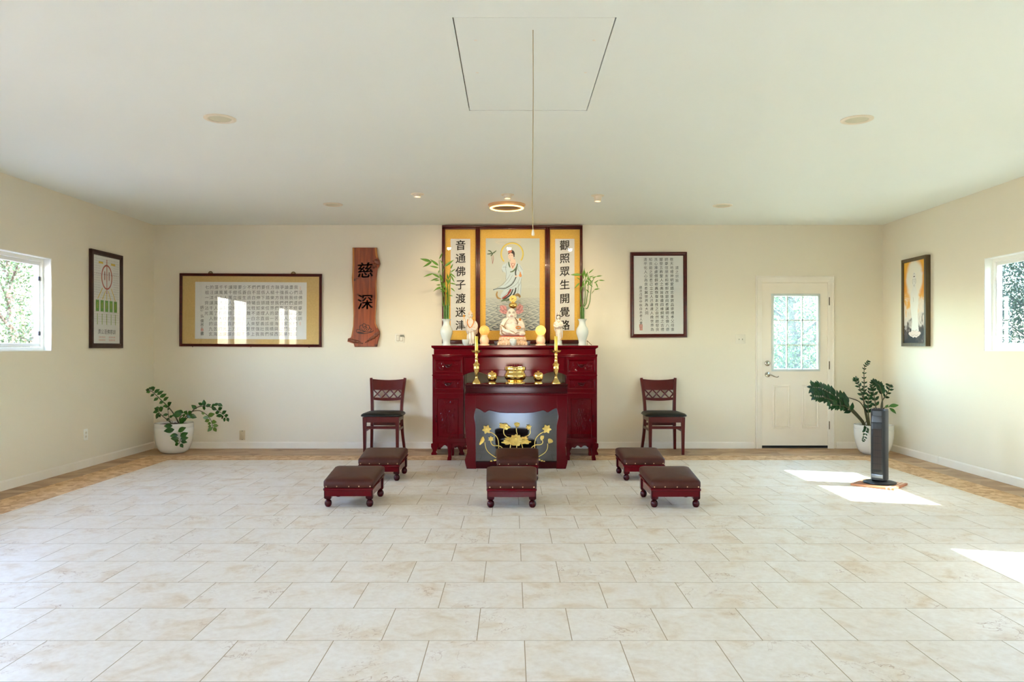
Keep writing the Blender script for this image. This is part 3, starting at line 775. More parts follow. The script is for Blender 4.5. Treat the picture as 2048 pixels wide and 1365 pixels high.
# gold lotus on the front panel
LP = px_map(940, 830, 11.07, YT + 0.012, TC)
lot = MB()
for path in ([(410, 380), (500, 410), (590, 490), (630, 600), (635, 740), (640, 900)], [(330, 610), (340, 690), (370, 780), (440, 860), (580, 955), (700, 1010)], [(455, 585), (480, 650), (530, 685), (640, 690), (720, 740), (800, 830)],
             [(755, 290), (745, 390), (775, 460), (845, 510), (900, 560)], [(1025, 300), (1030, 380), (1045, 430), (1030, 500)], [(1325, 310), (1335, 400), (1290, 460), (1200, 500), (1120, 560)],
             [(1660, 370), (1560, 420), (1470, 510), (1435, 610), (1432, 740), (1425, 900)], [(1610, 570), (1605, 630), (1550, 665), (1440, 675), (1350, 745), (1280, 830)], [(1720, 640), (1715, 740), (1670, 830), (1590, 890), (1510, 935), (1380, 1010)],
             [(905, 640), (890, 745), (900, 900)], [(1035, 650), (1030, 900)], [(1140, 640), (1165, 745), (1150, 900)]):
    lot.tube(spline([LP(u, v) for u, v in path], 6), 0.0042, 7)
lo = lot.build('lotus_ornament', m_gold, table)
def lotus_flower(u, v, r, ang, name='lotus_flower', n=6, open_=1.0):
    c = LP(u, v); k = r / 11.07 * YT / F; m = MB(); rr = random.Random(int(u + v))
    for ring, (q, ln, wd) in enumerate(((n, 1.0, 0.62), (n - 1, 0.62, 0.45))):
        for j in range(q):
            a = ang + 2 * PI * (j + 0.5 * ring) / q
            d = Vector((math.cos(a), -0.25 - 0.5 * ring, math.sin(a) * open_))
            m.leaf(c + Vector((0, -0.004 * ring, 0)), c + d * (k * ln), k * wd, (0, -1, 0), fold=0.35, n=5, shape=1.2)
    m.ball(c + Vector((0, -0.006, 0)), (k * 0.26, k * 0.22, k * 0.26), 10, 6)
    return m.build(name, m_gold, lo)
lotus_flower(370, 325, 105, 1.2); lotus_flower(1700, 315, 105, 2.0); lotus_flower(462, 535, 66, 1.57); lotus_flower(1300, 275, 66, 1.3)
def bud(u, v, du, dv, w):
    m = MB(); a = LP(u - du, v - dv); b = LP(u + du, v + dv)
    for k in (-0.4, 0, 0.4):
        m.leaf(a, b + Vector((k * w, -0.004, 0)), w, (k, -1, 0), fold=-0.5, n=6)
    m.tube([a, a.lerp(b, 0.35), a.lerp(b, 0.8), b], [w * 0.2, w * 0.42, w * 0.3, 0.001], 8)
    m.build('lotus_bud', m_gold, lo)
bud(1595, 515, 10, -55, 0.035)
def pod(u, v, r, tilt):
    k = r / 11.07 * YT / F; m = MB().lathe([(0.001, -k * 1.2), (k * 0.5, -k * 0.7), (k * 0.95, 0.1 * k), (k * 1.0, 0.3 * k), (k * 0.9, 0.42 * k), (0.001, 0.5 * k)], 14)
    for j in range(7): m.ball((0.55 * k * math.cos(j * 0.9), 0.55 * k * math.sin(j * 0.9), 0.48 * k), 0.12 * k, 6, 4)
    p = LP(u, v); m.xform(Matrix.Translation(p) @ Matrix.Rotation(tilt, 4, 'Y') @ Matrix.Rotation(0.5, 4, 'X')).build('seed_pod', m_gold, lo)
pod(1040, 225, 66, 0.0); pod(1775, 585, 62, 0.5)
def lotus_leaf(u, v, ru, rv, ang, waves, name='lotus_leaf'):
    m = MB(); c = LP(u, v); k = YT / F / 11.07; n = 28; ca, sa = math.cos(ang), math.sin(ang)
    rings = []
    for q in (0.02, 0.35, 0.7, 1.0):
        ring = []
        for j in range(n):
            a = 2 * PI * j / n; wv = 1 + 0.16 * q * math.sin(waves * a + 1)
            x, z = ru * q * wv * math.cos(a), rv * q * wv * math.sin(a)
            ring.append(c + Vector(((x * ca - z * sa) * k, -0.003 - 0.014 * q * q + 0.006 * q * math.cos(waves * a), (x * sa + z * ca) * k)))
        rings.append(ring)
    m.loft(rings, True, False).build(name, m_gold, lo)
lotus_leaf(765, 255, 120, 62, -0.25, 5); lotus_leaf(268, 575, 40, 95, -0.45, 3)
lotus_leaf(870, 600, 160, 55, 0.05, 6); lotus_leaf(1200, 595, 140, 52, -0.05, 6); lotus_leaf(1025, 610, 120, 75, 0.0, 5); lotus_leaf(840, 525, 70, 30, 0.1, 5); lotus_leaf(1210, 515, 70, 32, -0.1, 5)
lotus_flower(1015, 540, 150, 1.57, n=9, open_=0.75)
for u, v in ((470, 1030), (545, 1010), (580, 1005), (1535, 1000), (1590, 1020), (1640, 1040)):
    p = LP(u, v); MB().ball(p, (0.012, 0.006, 0.008)).build('root', m_gold, lo)

# ------------------------------------------------------------------ kneeling stools
def make_stool(x, y, label):
    t = thing('kneeling_stool', label, 'stool', (x, y, 0), 0, 'padded kneeling stools')
    def hw(v): return 0.193 + 0.016 * (v + 0.25) / 0.5           # half width grows to the back
    def zr(v): return 0.152 + 0.042 * (v + 0.25) / 0.5           # top of the wooden rim rises to the back
    d = 0.248
    def ring(ins, z, r=0.012):
        out = []
        for px, py in rrect(2 * (0.2 - ins), 2 * (d - ins), r, 3):
            k = hw(py) / 0.2; out.append((px * k, py, z + (zr(py) - 0.152)))
        return out
    MB().loft([ring(0.006, 0.128), ring(0.0, 0.132), ring(-0.003, 0.14), ring(0.0, 0.149), ring(0.008, 0.153)]).build('rim', m_lacq, t, smooth=35)
    ap = MB()
    for (xa, ya), (xb, yb) in (((-1, -1), (1, -1)), ((-1, 1), (1, 1)), ((-1, -1), (-1, 1)), ((1, -1), (1, 1))):
        def P(sx, sy, ins): 
            v = sy * (d - 0.012 - ins); return (sx * (hw(v) - 0.012 - ins), v)
        a0, b0, a1, b1 = P(xa, ya, 0), P(xb, yb, 0), P(xa, ya, 0.018), P(xb, yb, 0.018)
        ap.loft([[(a0[0], a0[1], 0.087), (b0[0], b0[1], 0.087), (b1[0], b1[1], 0.087), (a1[0], a1[1], 0.087)],
                 [(a0[0], a0[1], zr(a0[1]) - 0.02), (b0[0], b0[1], zr(b0[1]) - 0.02), (b1[0], b1[1], zr(b1[1]) - 0.02), (a1[0], a1[1], zr(a1[1]) - 0.02)]])
    ap.build('apron', m_lacq, t, smooth=0)
    c = MB(); R = [ring(0.004, 0.154, 0.02), ring(-0.002, 0.166, 0.026), ring(-0.002, 0.198, 0.03), ring(0.004, 0.208, 0.032), ring(0.014, 0.214, 0.034)]
    for q in (0.05, 0.09, 0.13, 0.17):
        R.append([(a, b, z + 0.004 * math.sin(14 * a + 2) * math.sin(9 * b)) for a, b, z in ring(q, 0.215 + 0.012 * math.sin(q / 0.17 * PI / 2), 0.03)])
    c.loft(R).build('cushion', m_leather, t, smooth=60)
    for k, sx in enumerate((-0.9, -0.46, 0.04, 0.46, 0.92)):
        MB().ball((sx * 0.188, -d + 0.001, 0.166 + 0.001 * (k % 2)), (0.006, 0.005, 0.006), 8, 5).build('stud', m_stud, t)
    for sx in (-1, 1):
        for sy in (-1, 1):
            v = sy * 0.205; lx = sx * (hw(v) - 0.031)
            l = MB()
            l.loft([[(lx + a * q, v + b * q, z) for a, b in rrect(0.056, 0.056, 0.004, 1)] for q, z in ((1, zr(v) - 0.022), (1, 0.072), (0.8, 0.064))])
            l.lathe([(0.02, 0.066), (0.024, 0.062), (0.015, 0.055), (0.022, 0.05), (0.027, 0.04), (0.029, 0.028), (0.026, 0.013), (0.018, 0.002), (0.015, 0.0)], 18, (lx, v, 0))
            l.build('leg', m_lacq_dark, t, smooth=35)
    return t
m_stud = M('brass stud', (226, 190, 150), 0.3, metal=0.8)
st0 = make_stool(-1.282, 6.222, 'front left brown leather kneeling stool')
for (x, y), lab in (((-0.003, 6.19), 'front middle brown kneeling stool, hiding the one nearest the offering table'), ((1.278, 6.2), 'front right brown leather kneeling stool'),
                    ((-1.247, 7.40), 'back left brown kneeling stool in front of the left chair'), ((0.053, 7.37), 'back middle kneeling stool right in front of the offering table'), ((1.241, 7.41), 'back right brown kneeling stool in front of the right chair')):
    dup(st0, (x, y, 0), None, lab)

# ------------------------------------------------------------------ chairs
def make_chair(x, y, label):
    t = thing('dining_chair', label, 'chair', (x, y, 0), 0, 'mahogany chairs beside the altar')
    fx, fy, by = 0.191, -0.215, 0.215
    for s in (-1, 1):
        MB().beam([(s * fx, fy, 0.0), (s * fx, fy, 0.25), (s * fx, fy, 0.44)], [0.03, 0.036, 0.044], [0.03, 0.036, 0.044]).build('front_leg', m_chair, t, smooth=0)
        P = spline([(s * (fx + 0.012), by + 0.075, 0.0), (s * (fx - 0.004), by + 0.015, 0.22), (s * (fx - 0.012), by - 0.005, 0.45), (s * (fx - 0.004), by + 0.02, 0.65), (s * (fx + 0.018), by + 0.085, 0.875)], 6)
        n = len(P); MB().beam(P, [0.03 + 0.004 * math.sin(PI * k / n) for k in range(n)], [0.036 + 0.014 * math.sin(PI * k / n) for k in range(n)]).build('back_post', m_chair, t, smooth=35)
    s = MB(); R = []
    def seat_ring(k, z, r=0.06):
        return [(a * (1.0 - 0.07 * (b + 0.23) / 0.46), b, z) for a, b in rrect(0.49 * k, 0.46 * k, r * k, 4)]
    for k, z in ((0.93, 0.443), (1.0, 0.447), (1.01, 0.456), (0.985, 0.468), (0.92, 0.479), (0.78, 0.488), (0.5, 0.494), (0.1, 0.496)): R.append(seat_ring(k, z))
    s.loft(R).build('seat', m_vinyl_blk, t, smooth=60)
    r = MB().box(-fx, fx, fy - 0.016, fy + 0.006, 0.378, 0.443); r.box(-fx, fx, by - 0.02, by, 0.385, 0.443)
    for q in (-1, 1): r.box(q * fx - 0.011, q * fx + 0.011, fy, by, 0.385, 0.443)
    r.build('seat_rail', m_chair, t, smooth=0)
    MB().box(-fx, fx, fy - 0.01, fy + 0.01, 0.302, 0.334, 0.004).build('stretcher', m_chair, t, smooth=0)
    for q in (-1, 1): MB().box(q * (fx - 0.002) - 0.009, q * (fx - 0.002) + 0.009, fy, by + 0.015, 0.268, 0.296, 0.003).build('stretcher', m_chair, t, smooth=0)
    MB().box(-fx, fx, by + 0.002, by + 0.02, 0.302, 0.334, 0.003).build('stretcher', m_chair, t, smooth=0)
    # curved back: y as a function of height and of x (dished)
    def by_(x, z): return by + 0.02 + 0.065 * ((z - 0.65) / 0.225) + 0.028 * (1 - (x / 0.19) ** 2)
    def slab(z0, z1, zc0, zc1, hx, th, nx=12, nz=6):
        m = MB(); rings = []
        for i in range(nx + 1):
            u = -1 + 2 * i / nx; ring = []
            lo_, hi = z0 + zc0 * (1 - u * u), z1 + zc1 * (1 - u * u)
            for k in range(nz + 1): z = lo_ + (hi - lo_) * k / nz; ring.append((u * hx, by_(u * hx, z) - th / 2, z))
            for k in range(nz, -1, -1): z = lo_ + (hi - lo_) * k / nz; ring.append((u * hx, by_(u * hx, z) + th / 2, z))
            rings.append(ring)
        return m.loft(rings)
    slab(0.735, 0.866, -0.005, -0.014, 0.19, 0.02).build('top_rail', m_chair, t, smooth=35)
    slab(0.615, 0.645, -0.014, -0.010, 0.182, 0.02, nz=2).build('lower_rail', m_chair, t, smooth=35)
    l = MB(); n = 3.5; step = 2 * 0.176 / n; zlo, zhi = 0.632, 0.738
    for sgn in (1, -1):
        for k in range(-1, 5):
            xa = -0.176 + k * step; xb = xa + step; pts = []
            for j in range(7):
                u = j / 6; x = xa + (xb - xa) * u if sgn > 0 else xb - (xb - xa) * u
                if abs(x) <= 0.182: pts.append((x, by_(x, zlo + (zhi - zlo) * u), zlo + (zhi - zlo) * u))
            if len(pts) > 1: l.beam(pts, 0.014, 0.016, (1, 0, 0.9 * -sgn))
    l.build('lattice', m_chair, t, smooth=0)
    return t
ch0 = make_chair(-1.53, 9.155, 'mahogany chair with black seat standing left of the altar, below the wooden sign')
dup(ch0, (1.806, 9.155, 0), None, 'mahogany chair with black seat standing right of the altar, below the framed prayer')
# ------------------------------------------------------------------ pictures and scrolls on the back wall
def pict(px, py, depth=0.0):
    return at(px, py, YB)
# --- triptych over the altar
YP = 9.475
TO = at(1024.5, 688, YB - 0.03); TO.y = YB
trip = thing('altar_triptych', 'tall three part framed scroll with goddess painting and calligraphy above the altar', 'framed scroll', TO)
def tp(px, py):
    p = at(px, py, YP) - TO; return p.x, p.z
def bar(mb, xa, ya, xb, yb, y0=-0.045, y1=-0.001, bev=0.004):
    a, b = tp(xa, ya), tp(xb, yb); mb.box(a[0], b[0], y0, y1, b[1], a[1], bev, 2)
mb = MB()
for xa, xb in ((884, 890.3), (951.2, 955.5), (955.5, 960.2), (1090, 1094.8), (1094.8, 1100), (1159.8, 1165)): bar(mb, xa, 452, xb, 688)
bar(mb, 884, 451.2, 1165, 454.8, -0.05); bar(mb, 884, 454.8, 1165, 459); bar(mb, 884, 680.3, 1165, 688)
mb.build('frame', m_frame_red, trip, smooth=30)
GL = -0.026
def mount(xa, xb, ya=459, yb=680.3):
    a, b = tp(xa - 1, ya - 1), tp(xb + 1, yb + 1); MB().box(a[0], b[0], -0.016, -0.004, b[1], a[1]).build('silk_mount', m_silk, trip, smooth=0)
    MB().rect(a[0], b[0], b[1], a[1], GL).build('glass_pane', m_glass, trip, smooth=-1)
mount(890, 951.5); mount(960, 1090); mount(1099.8, 1160)
m_edge = M('thin orange border', (226, 150, 70), 0.7)
def paper(xa, xb, ya, yb, mat=None, name='paper'):
    a, b = tp(xa, ya), tp(xb, yb); q = 0.003
    p = MB(); p.mi = 0; p.rect(a[0], b[0], b[1], a[1], -0.0168); p.mi = 1; p.rect(a[0] - q, b[0] + q, b[1] - q, a[1] + q, -0.0164)
    return p.build(name, [mat or m_paper, m_edge], trip, smooth=-1)
def column(parent_paper, chars, cx, ys, size):
    g = MB()
    for ch, y in zip(chars, ys):
        p = tp(cx, y); g.bold(ch, p[0], p[1], size * YP / F, -0.0176, 0.013, 0.07)
    g.build('calligraphy', m_ink, parent_paper, smooth=-1)
YS = [440 + v / 4.874 for v in (245, 372, 500, 630, 765, 897, 1026)]
pl = paper(901, 940.5, 477.5, 661.6); column(pl, '音通佛子渡迷津', 921, YS, 21)
pr = paper(1110.4, 1149.2, 477.5, 661.6); column(pr, '觀照眾生開覺路', 1129.7, YS, 21)
m_pbg = M('pale grey green silk', (196, 203, 192), 0.75)
pc = paper(971.3, 1079.4, 476.5, 661.6, m_pbg, 'painting')
def pp(u, v):
    return tp(955 + u / 8.529, 480 + v / 8.529)
PK = YP / F / 8.529                                       # metres per crop pixel
m_p = {k: M('paint ' + k, c, 0.75) for k, c in dict(robe=(198, 216, 220), line=(122, 140, 142), dark=(58, 66, 66), red=(158, 68, 62), skin=(232, 206, 184), hair=(52, 44, 40), halo=(226, 206, 92), haloline=(176, 152, 60),
       tan=(170, 138, 84), green=(84, 106, 76), pink=(222, 168, 166), pinkdk=(184, 104, 106), sea=(100, 114, 122), sea2=(158, 166, 164), foam=(206, 210, 200), orange=(222, 150, 82), crown=(196, 120, 96)).items()}
_ly = [-0.0172]
def art(name, col, fn):
    mb = MB(); _ly[0] -= 0.0001; fn(mb, _ly[0]); mb.build(name, m_p[col], pc, smooth=-1)
def S(pts, w, n=6):
    def f(mb, y):
        for i, p in enumerate(pts):
            q = [tuple(v) for v in spline([(a, b, 0) for a, b in p], n)]
            ww = w if not callable(w) else None
            L = len(q); mb.stroke([pp(a[0], a[1]) for a in q], [w * PK * (0.35 + 0.65 * math.sin(PI * (0.12 + 0.76 * k / (L - 1)))) for k in range(L)], y)
    return f
def Pg(*polys):
    return lambda mb, y: [mb.flat([pp(*q) for q in p], y) for p in polys]
def ell(cx, cy, rx, ry, n=24, a0=0.0, a1=2 * PI):
    return [(cx + rx * math.cos(a0 + (a1 - a0) * k / n), cy + ry * math.sin(a0 + (a1 - a0) * k / n)) for k in range(n)]
m_sea = bpy.data.materials.new('painted waves'); m_sea.use_nodes = True
def _sea():
    nt = m_sea.node_tree; N = nt.nodes.new; K = nt.links.new; b = nt.nodes['Principled BSDF']; b.inputs['Roughness'].default_value = 0.75
    def mt(op, a, bb=0.0):
        m = N('ShaderNodeMath'); m.operation = op
        for i, q in enumerate((a, bb)):
            if isinstance(q, (int, float)): m.inputs[i].default_value = q
            else: K(q, m.inputs[i])
        return m.outputs[0]
    tc = N('ShaderNodeTexCoord'); sp = N('ShaderNodeSeparateXYZ'); K(tc.outputs['Object'], sp.inputs[0])
    z1, z0 = pp(0, 985)[1], pp(0, 1549)[1]
    t = mt('MINIMUM', mt('MAXIMUM', mt('DIVIDE', mt('SUBTRACT', z1, sp.outputs['Z']), z1 - z0), 0.0001), 1.0)
    n = N('ShaderNodeTexNoise'); n.inputs['Scale'].default_value = 9.0; n.inputs['Detail'].default_value = 2; K(tc.outputs['Object'], n.inputs['Vector'])
    r = mt('ADD', mt('MULTIPLY', mt('POWER', t, 0.62), 17.0), mt('MULTIPLY', mt('SUBTRACT', n.outputs['Fac'], 0.5), 1.1))
    ph = mt('ADD', mt('MULTIPLY', sp.outputs['X'], 42.0), mt('MULTIPLY', mt('FLOOR', r), 2.4))
    s = mt('FRACT', mt('ADD', r, mt('MULTIPLY', mt('SINE', ph), 0.34)))
    k = mt('MULTIPLY', mt('POWER', mt('SUBTRACT', 1.0, s), 2.2), mt('ADD', mt('MULTIPLY', t, 0.75), 0.25))
    rp = N('ShaderNodeValToRGB'); e = rp.color_ramp.elements; e[0].position = 0.0; e[0].color = rgb((198, 205, 196)); e[1].position = 0.8; e[1].color = rgb((58, 72, 88)); x = e.new(0.3); x.color = rgb((146, 158, 160))
    K(k, rp.inputs[0]); K(rp.outputs[0], b.inputs['Base Color'])
_sea()
_ly[0] -= 0.0001
_a, _b = pp(138, 985), pp(1061, 1549); MB().rect(_a[0], _b[0], _b[1], _a[1], _ly[0]).build('sea', m_sea, pc, smooth=-1)
art('halo', 'halo', lambda mb, y: mb.stroke([pp(*q) for q in ell(590, 238, 186, 186, 40, PI * 0.76, PI * 2.24)], 22 * PK, y))
art('halo_line', 'haloline', lambda mb, y: mb.stroke([pp(*q) for q in ell(590, 238, 197, 197, 40, PI * 0.76, PI * 2.24)], 5 * PK, y))
art('clouds', 'foam', S([[(800, 520), (880, 500), (940, 545), (860, 580), (800, 560)], [(220, 690), (300, 660), (400, 670), (330, 710), (240, 700)], [(800, 800), (900, 770), (1000, 800), (900, 850)]], 5))
art('robe', 'robe', Pg([(505, 385), (430, 425), (412, 480), (420, 530), (478, 560), (494, 690), (440, 770), (350, 812), (268, 842), (275, 866), (360, 850), (450, 856), (400, 930), (386, 1000), (425, 1024), (520, 1000), (600, 950), (690, 950), (735, 965), (752, 830), (742, 700), (775, 600), (772, 500), (735, 430), (660, 385), (590, 400)]))
art('ribbon', 'tan', S([[(338, 880), (325, 940), (350, 990), (400, 1005)], [(630, 945), (690, 925), (735, 970)], [(650, 955), (700, 950), (725, 985)]], 30))
art('sash', 'red', Pg([(550, 842), (582, 838), (572, 880), (530, 940), (450, 1008), (405, 1002), (440, 975), (505, 930)]))
art('skirt', 'dark', S([[(655, 815), (640, 890), (600, 955), (570, 975)], [(608, 838), (565, 930), (500, 985), (430, 1022)]], 26))
art('robe_border', 'dark', S([[(268, 852), (350, 828), (470, 822), (580, 758), (640, 670), (664, 610)], [(664, 640), (648, 560), (664, 480), (684, 410)]], 24))
art('border_pattern', 'robe', S([[(280, 846), (350, 826), (470, 818), (580, 752), (640, 660)]], 6))
art('robe_lines', 'line', S([[(505, 390), (480, 470), (490, 560), (480, 680)], [(430, 470), (460, 460), (500, 470)], [(415, 500), (430, 540), (440, 550)], [(560, 580), (500, 680), (400, 780), (330, 815)], [(600, 600), (540, 700), (460, 780)], [(730, 620), (690, 720), (620, 790), (500, 850)], [(760, 600), (730, 740), (660, 830)], [(700, 720), (700, 800), (680, 930)], [(745, 720), (740, 830), (730, 950)], [(720, 430), (745, 480), (770, 520)], [(560, 850), (480, 930), (410, 985)], [(700, 440), (690, 500), (720, 540)]], 6))
art('collar', 'green', S([[(530, 372), (538, 420), (556, 470)], [(682, 404), (664, 470), (610, 530), (556, 548)]], 24))
art('chest', 'skin', Pg([(566, 330), (640, 322), (654, 400), (630, 480), (600, 505), (560, 460), (556, 390)]))
art('hair', 'hair', Pg(ell(584, 238, 52, 66) ))
art('face', 'skin', Pg(ell(568, 278, 46, 60)))
art('hair_front', 'hair', Pg([(520, 250), (530, 205), (560, 182), (600, 182), (628, 215), (634, 290), (620, 286), (612, 235), (570, 222), (535, 236)]))
art('crown', 'crown', Pg([(520, 205), (525, 175), (545, 158), (580, 172), (590, 195), (570, 222), (535, 228)]))
art('features', 'hair', S([[(540, 272), (556, 266)], [(576, 262), (600, 264)], [(560, 325), (572, 326)], [(552, 300), (556, 308)]], 5))
art('beads', 'red', S([[(570, 390), (590, 440), (600, 480)], [(640, 390), (625, 430), (602, 470)], [(585, 400), (620, 402)], [(560, 350), (552, 345)], [(632, 318), (630, 330)]], 9))
art('flask', 'orange', Pg([(722, 545), (738, 545), (742, 575), (756, 600), (748, 632), (720, 634), (706, 606), (718, 575)]))
art('hands', 'skin', Pg(ell(660, 620, 20, 14), ell(700, 610, 14, 10)))
art('bird', 'green', S([[(165, 240), (215, 235), (255, 225)], [(178, 182), (215, 190), (250, 226)], [(250, 230), (280, 215), (320, 182)], [(225, 275), (250, 245), (262, 232)]], 20))
art('bird_tail', 'red', S([[(250, 262), (246, 310), (256, 390)], [(268, 262), (272, 320), (258, 396)], [(252, 385), (258, 408)]], 7))
art('leaves', 'green', S([[(410, 1030), (480, 1012), (560, 1008)], [(400, 1048), (470, 1032), (540, 1040)], [(490, 1052), (530, 1020), (575, 1018)]], 16))
art('foam', 'sea', S([[(330, 1110), (345, 1140), (320, 1170), (350, 1190), (330, 1215)], [(350, 1280), (380, 1290), (415, 1280), (400, 1300)], [(790, 1110), (840, 1120), (870, 1160), (875, 1185)], [(800, 1160), (850, 1150)], [(870, 1235), (830, 1260), (800, 1300), (750, 1320)]], 8))
def lot_pet(cx, cy, s):
    def rnd(p):
        q = []
        for i in range(len(p)):
            a, b, c, e = p[i - 1], p[i], p[(i + 1) % len(p)], p[(i + 2) % len(p)]
            for t in (0, 0.25, 0.5, 0.75):
                q.append(tuple(0.5 * (2 * b[k] + (c[k] - a[k]) * t + (2 * a[k] - 5 * b[k] + 4 * c[k] - e[k]) * t * t + (3 * b[k] - a[k] - 3 * c[k] + e[k]) * t ** 3) for k in (0, 1)))
        return q
    return [rnd(p) for p in _lot_pet(cx, cy, s)]
def _lot_pet(cx, cy, s):
    return [[(cx + s * x, cy + y) for x, y in p] for p in ([(-60, -50), (-30, -62), (10, -10), (-20, 20), (-50, -5)], [(-20, -60), (40, -50), (48, 10), (14, -6)], [(-55, 10), (-20, 26), (0, 70), (-45, 55), (-70, 20)], [(0, 26), (50, 20), (70, 60), (10, 78)])]
art('lotus_outline', 'pinkdk', Pg(*[[(x + (x - sum(q[0] for q in p) / len(p)) * 0.12, y + (y - sum(q[1] for q in p) / len(p)) * 0.12) for x, y in p] for p in lot_pet(445, 1185, 1) + lot_pet(715, 1185, -1) + [[(700, 1110), (720, 1086), (752, 1120), (726, 1150)]]]))
art('lotus', 'pink', Pg(*lot_pet(445, 1185, 1), *lot_pet(715, 1185, -1), [(700, 1110), (720, 1086), (752, 1120), (726, 1150)]))
for sx_, cx_ in ((1, 445), (-1, 715)):
    art('lotus_lines', 'pinkdk', S([[(cx_ + sx_ * x, 1185 + y) for x, y in p] for p in ([(-58, -48), (-40, -10), (-18, 18)], [(-30, -60), (-6, -30), (8, -8)], [(-18, -56), (4, -40), (12, -8), (44, 8)], [(-56, 12), (-24, 26), (0, 66)], [(4, 26), (24, 50), (64, 60)], [(12, -8), (30, 10), (48, 20)])], 6))

# --- generic framed sheet: local x right, z up, wall behind at y = 0
def framed(name, label, cat, loc, rz, w, h, bar_w, depth, fmat, prof=None, ry=0.0, glazed=True, sheet=None, sheet_name='paper'):
    t = thing(name, label, cat, loc, rz); t.rotation_euler = (0, ry, rz)
    d = depth
    prof = prof or [(0, -0.001), (0, -d), (bar_w * 0.3, -d - 0.003), (bar_w * 0.7, -d + 0.004), (bar_w * 0.85, -d + 0.001), (bar_w, -d + 0.008), (bar_w, -0.004)]
    MB().frame(w, h, prof).build('frame', fmat, t, smooth=0)
    s = MB().box(-w / 2 + bar_w * 0.8, w / 2 - bar_w * 0.8, -d + 0.014, -0.003, bar_w * 0.8, h - bar_w * 0.8).build(sheet_name, sheet or m_paper, t, smooth=0)
    if glazed: MB().rect(-w / 2 + bar_w, w / 2 - bar_w, bar_w, h - bar_w, -d + 0.0095).build('glass_pane', m_glass, t, smooth=-1)
    return t, s, -d + 0.0135
# long calligraphy
YL = 9.48
a, b = at(358, 547.5, YL), at(642.5, 694, YL); w, h = b.x - a.x, a.z - b.z
LO = Vector(((a.x + b.x) / 2, YB, b.z))
lf, ls, ly = framed('framed_calligraphy', 'wide red framed calligraphy on gold mount, left of the carved wooden sign', 'framed scroll', LO, 0, w, h, 0.033, 0.028, m_frame_red, ry=0.0055, sheet=m_silk2, sheet_name='silk_mount')
def lp(u, v):                                             # crop pixels of the long frame -> local, tilt removed
    p = at(340 + u / 6.4, 530 + v / 6.4, YL) - LO; c = p.z - h / 2
    return p.x, p.z + 0.0055 * p.x
pa, pb = lp(312, 216), lp(1742, 956)
MB().rect(pa[0], pb[0], pb[1], pa[1], ly - 0.0004).build('paper', m_paper, ls, smooth=-1)
COLS = ['我們修道修心我們辦道', '盡心我們不與人家比短', '論長我們不與人家鬥勝', '爭強我們要委屈自己圓', '融十方我們是苦海與西', '方極樂世界的一座橋樑', '任人踏踐任人毀謗我們', '要低下頭來理直義壯我', '們屈伸自如道念堅強我', '們不白犧牲不白來世上',
        '不白過時光難一人繫多', '少蒼生性命看重自己不', '要徬徨不要受自己的礙', '障樹立一條正確的方向', '讓千萬人安穩的直上讓', '千萬人沾到慈祥之光讓', '千萬人沐浴在大德的沾', '蕩讓千萬人了脫這苦海', '的汪洋讓千萬人的九玄', '七祖一齊沾光']
g = MB(); sz = 54 / 6.4 * YL / F
for i, c in enumerate(COLS):
    for j, ch in enumerate(c):
        x, z = lp(1602 - i * 60.0 - j * 1.2 + 2, 286 + j * 66.7); g.glyph(ch, x, z, sz, ly - 0.001, -0.004, 0.06)
for j, ch in enumerate('活佛師尊聖訓'):
    x, z = lp(1662 - j, 352 + j * 67); g.glyph(ch, x, z, sz, ly - 0.001, -0.004, 0.06)
for ch, u, v, k in (('炳', 400, 545, 0.9), ('心', 398, 578, 0.7), ('弘', 404, 655, 0.8), ('儒', 404, 718, 0.85), ('居', 404, 765, 0.8), ('士', 402, 805, 0.7), ('書', 404, 880, 0.9)):
    x, z = lp(u, v); g.glyph(ch, x, z, sz * k, ly - 0.001, 0.002, 0.06)
g.build('calligraphy', m_ink_soft, ls, smooth=-1)
def seal(parent, pts, y, s, name='seal'):
    m = MB()
    for x, z in pts:
        for k in range(4): m.rect(x - s + k * s * 0.55, x - s + k * s * 0.55 + s * 0.3, z - s, z + s, y)
        m.rect(x - s, x + s * 0.95, z + s * 0.85, z + s, y); m.rect(x - s, x + s * 0.95, z - s, z - s * 0.85, y); m.rect(x - s, x + s * 0.95, z - 0.1 * s, z + 0.05 * s, y - 0.00005)
    m.build(name, m_red_ink, parent, smooth=-1)
seal(ls, [lp(404, 832)], ly - 0.0012, 0.016); 
m_red_pale = M('faded seal ink', (216, 180, 162), 0.7); 
sm = MB()
for u, v in ((1660, 298), (1660, 750)):
    x, z = lp(u, v)
    for k in range(3): sm.rect(x - 0.01, x + 0.01, z - 0.02 + k * 0.015, z - 0.014 + k * 0.015, ly - 0.0012)
sm.build('seal', m_red_pale, ls, smooth=-1)
for u in (508, 1570):
    x, z = lp(u, 112); m = MB().tube([(x + 0.024 * math.cos(q * PI / 8), -0.016, h + 0.002 + 0.022 * math.sin(q * PI / 8)) for q in range(9)], 0.005, 8)
    m.tube([(x + 0.009 * math.cos(q * PI / 6), -0.016, h + 0.008 + 0.012 * math.sin(q * PI / 6)) for q in range(13)], 0.003, 6); m.box(x - 0.028, x + 0.028, -0.02, -0.01, h - 0.002, h + 0.006, 0.002)
    m.build('hanger', m_brass_dk, lf)
for u in (282, 1030, 1775):
    x, z = lp(u, 1050); MB().tube([(x, -0.001, -0.006), (x, -0.02, -0.005), (x, -0.022, 0.0)], 0.003, 6).build('pin', m_black, lf)

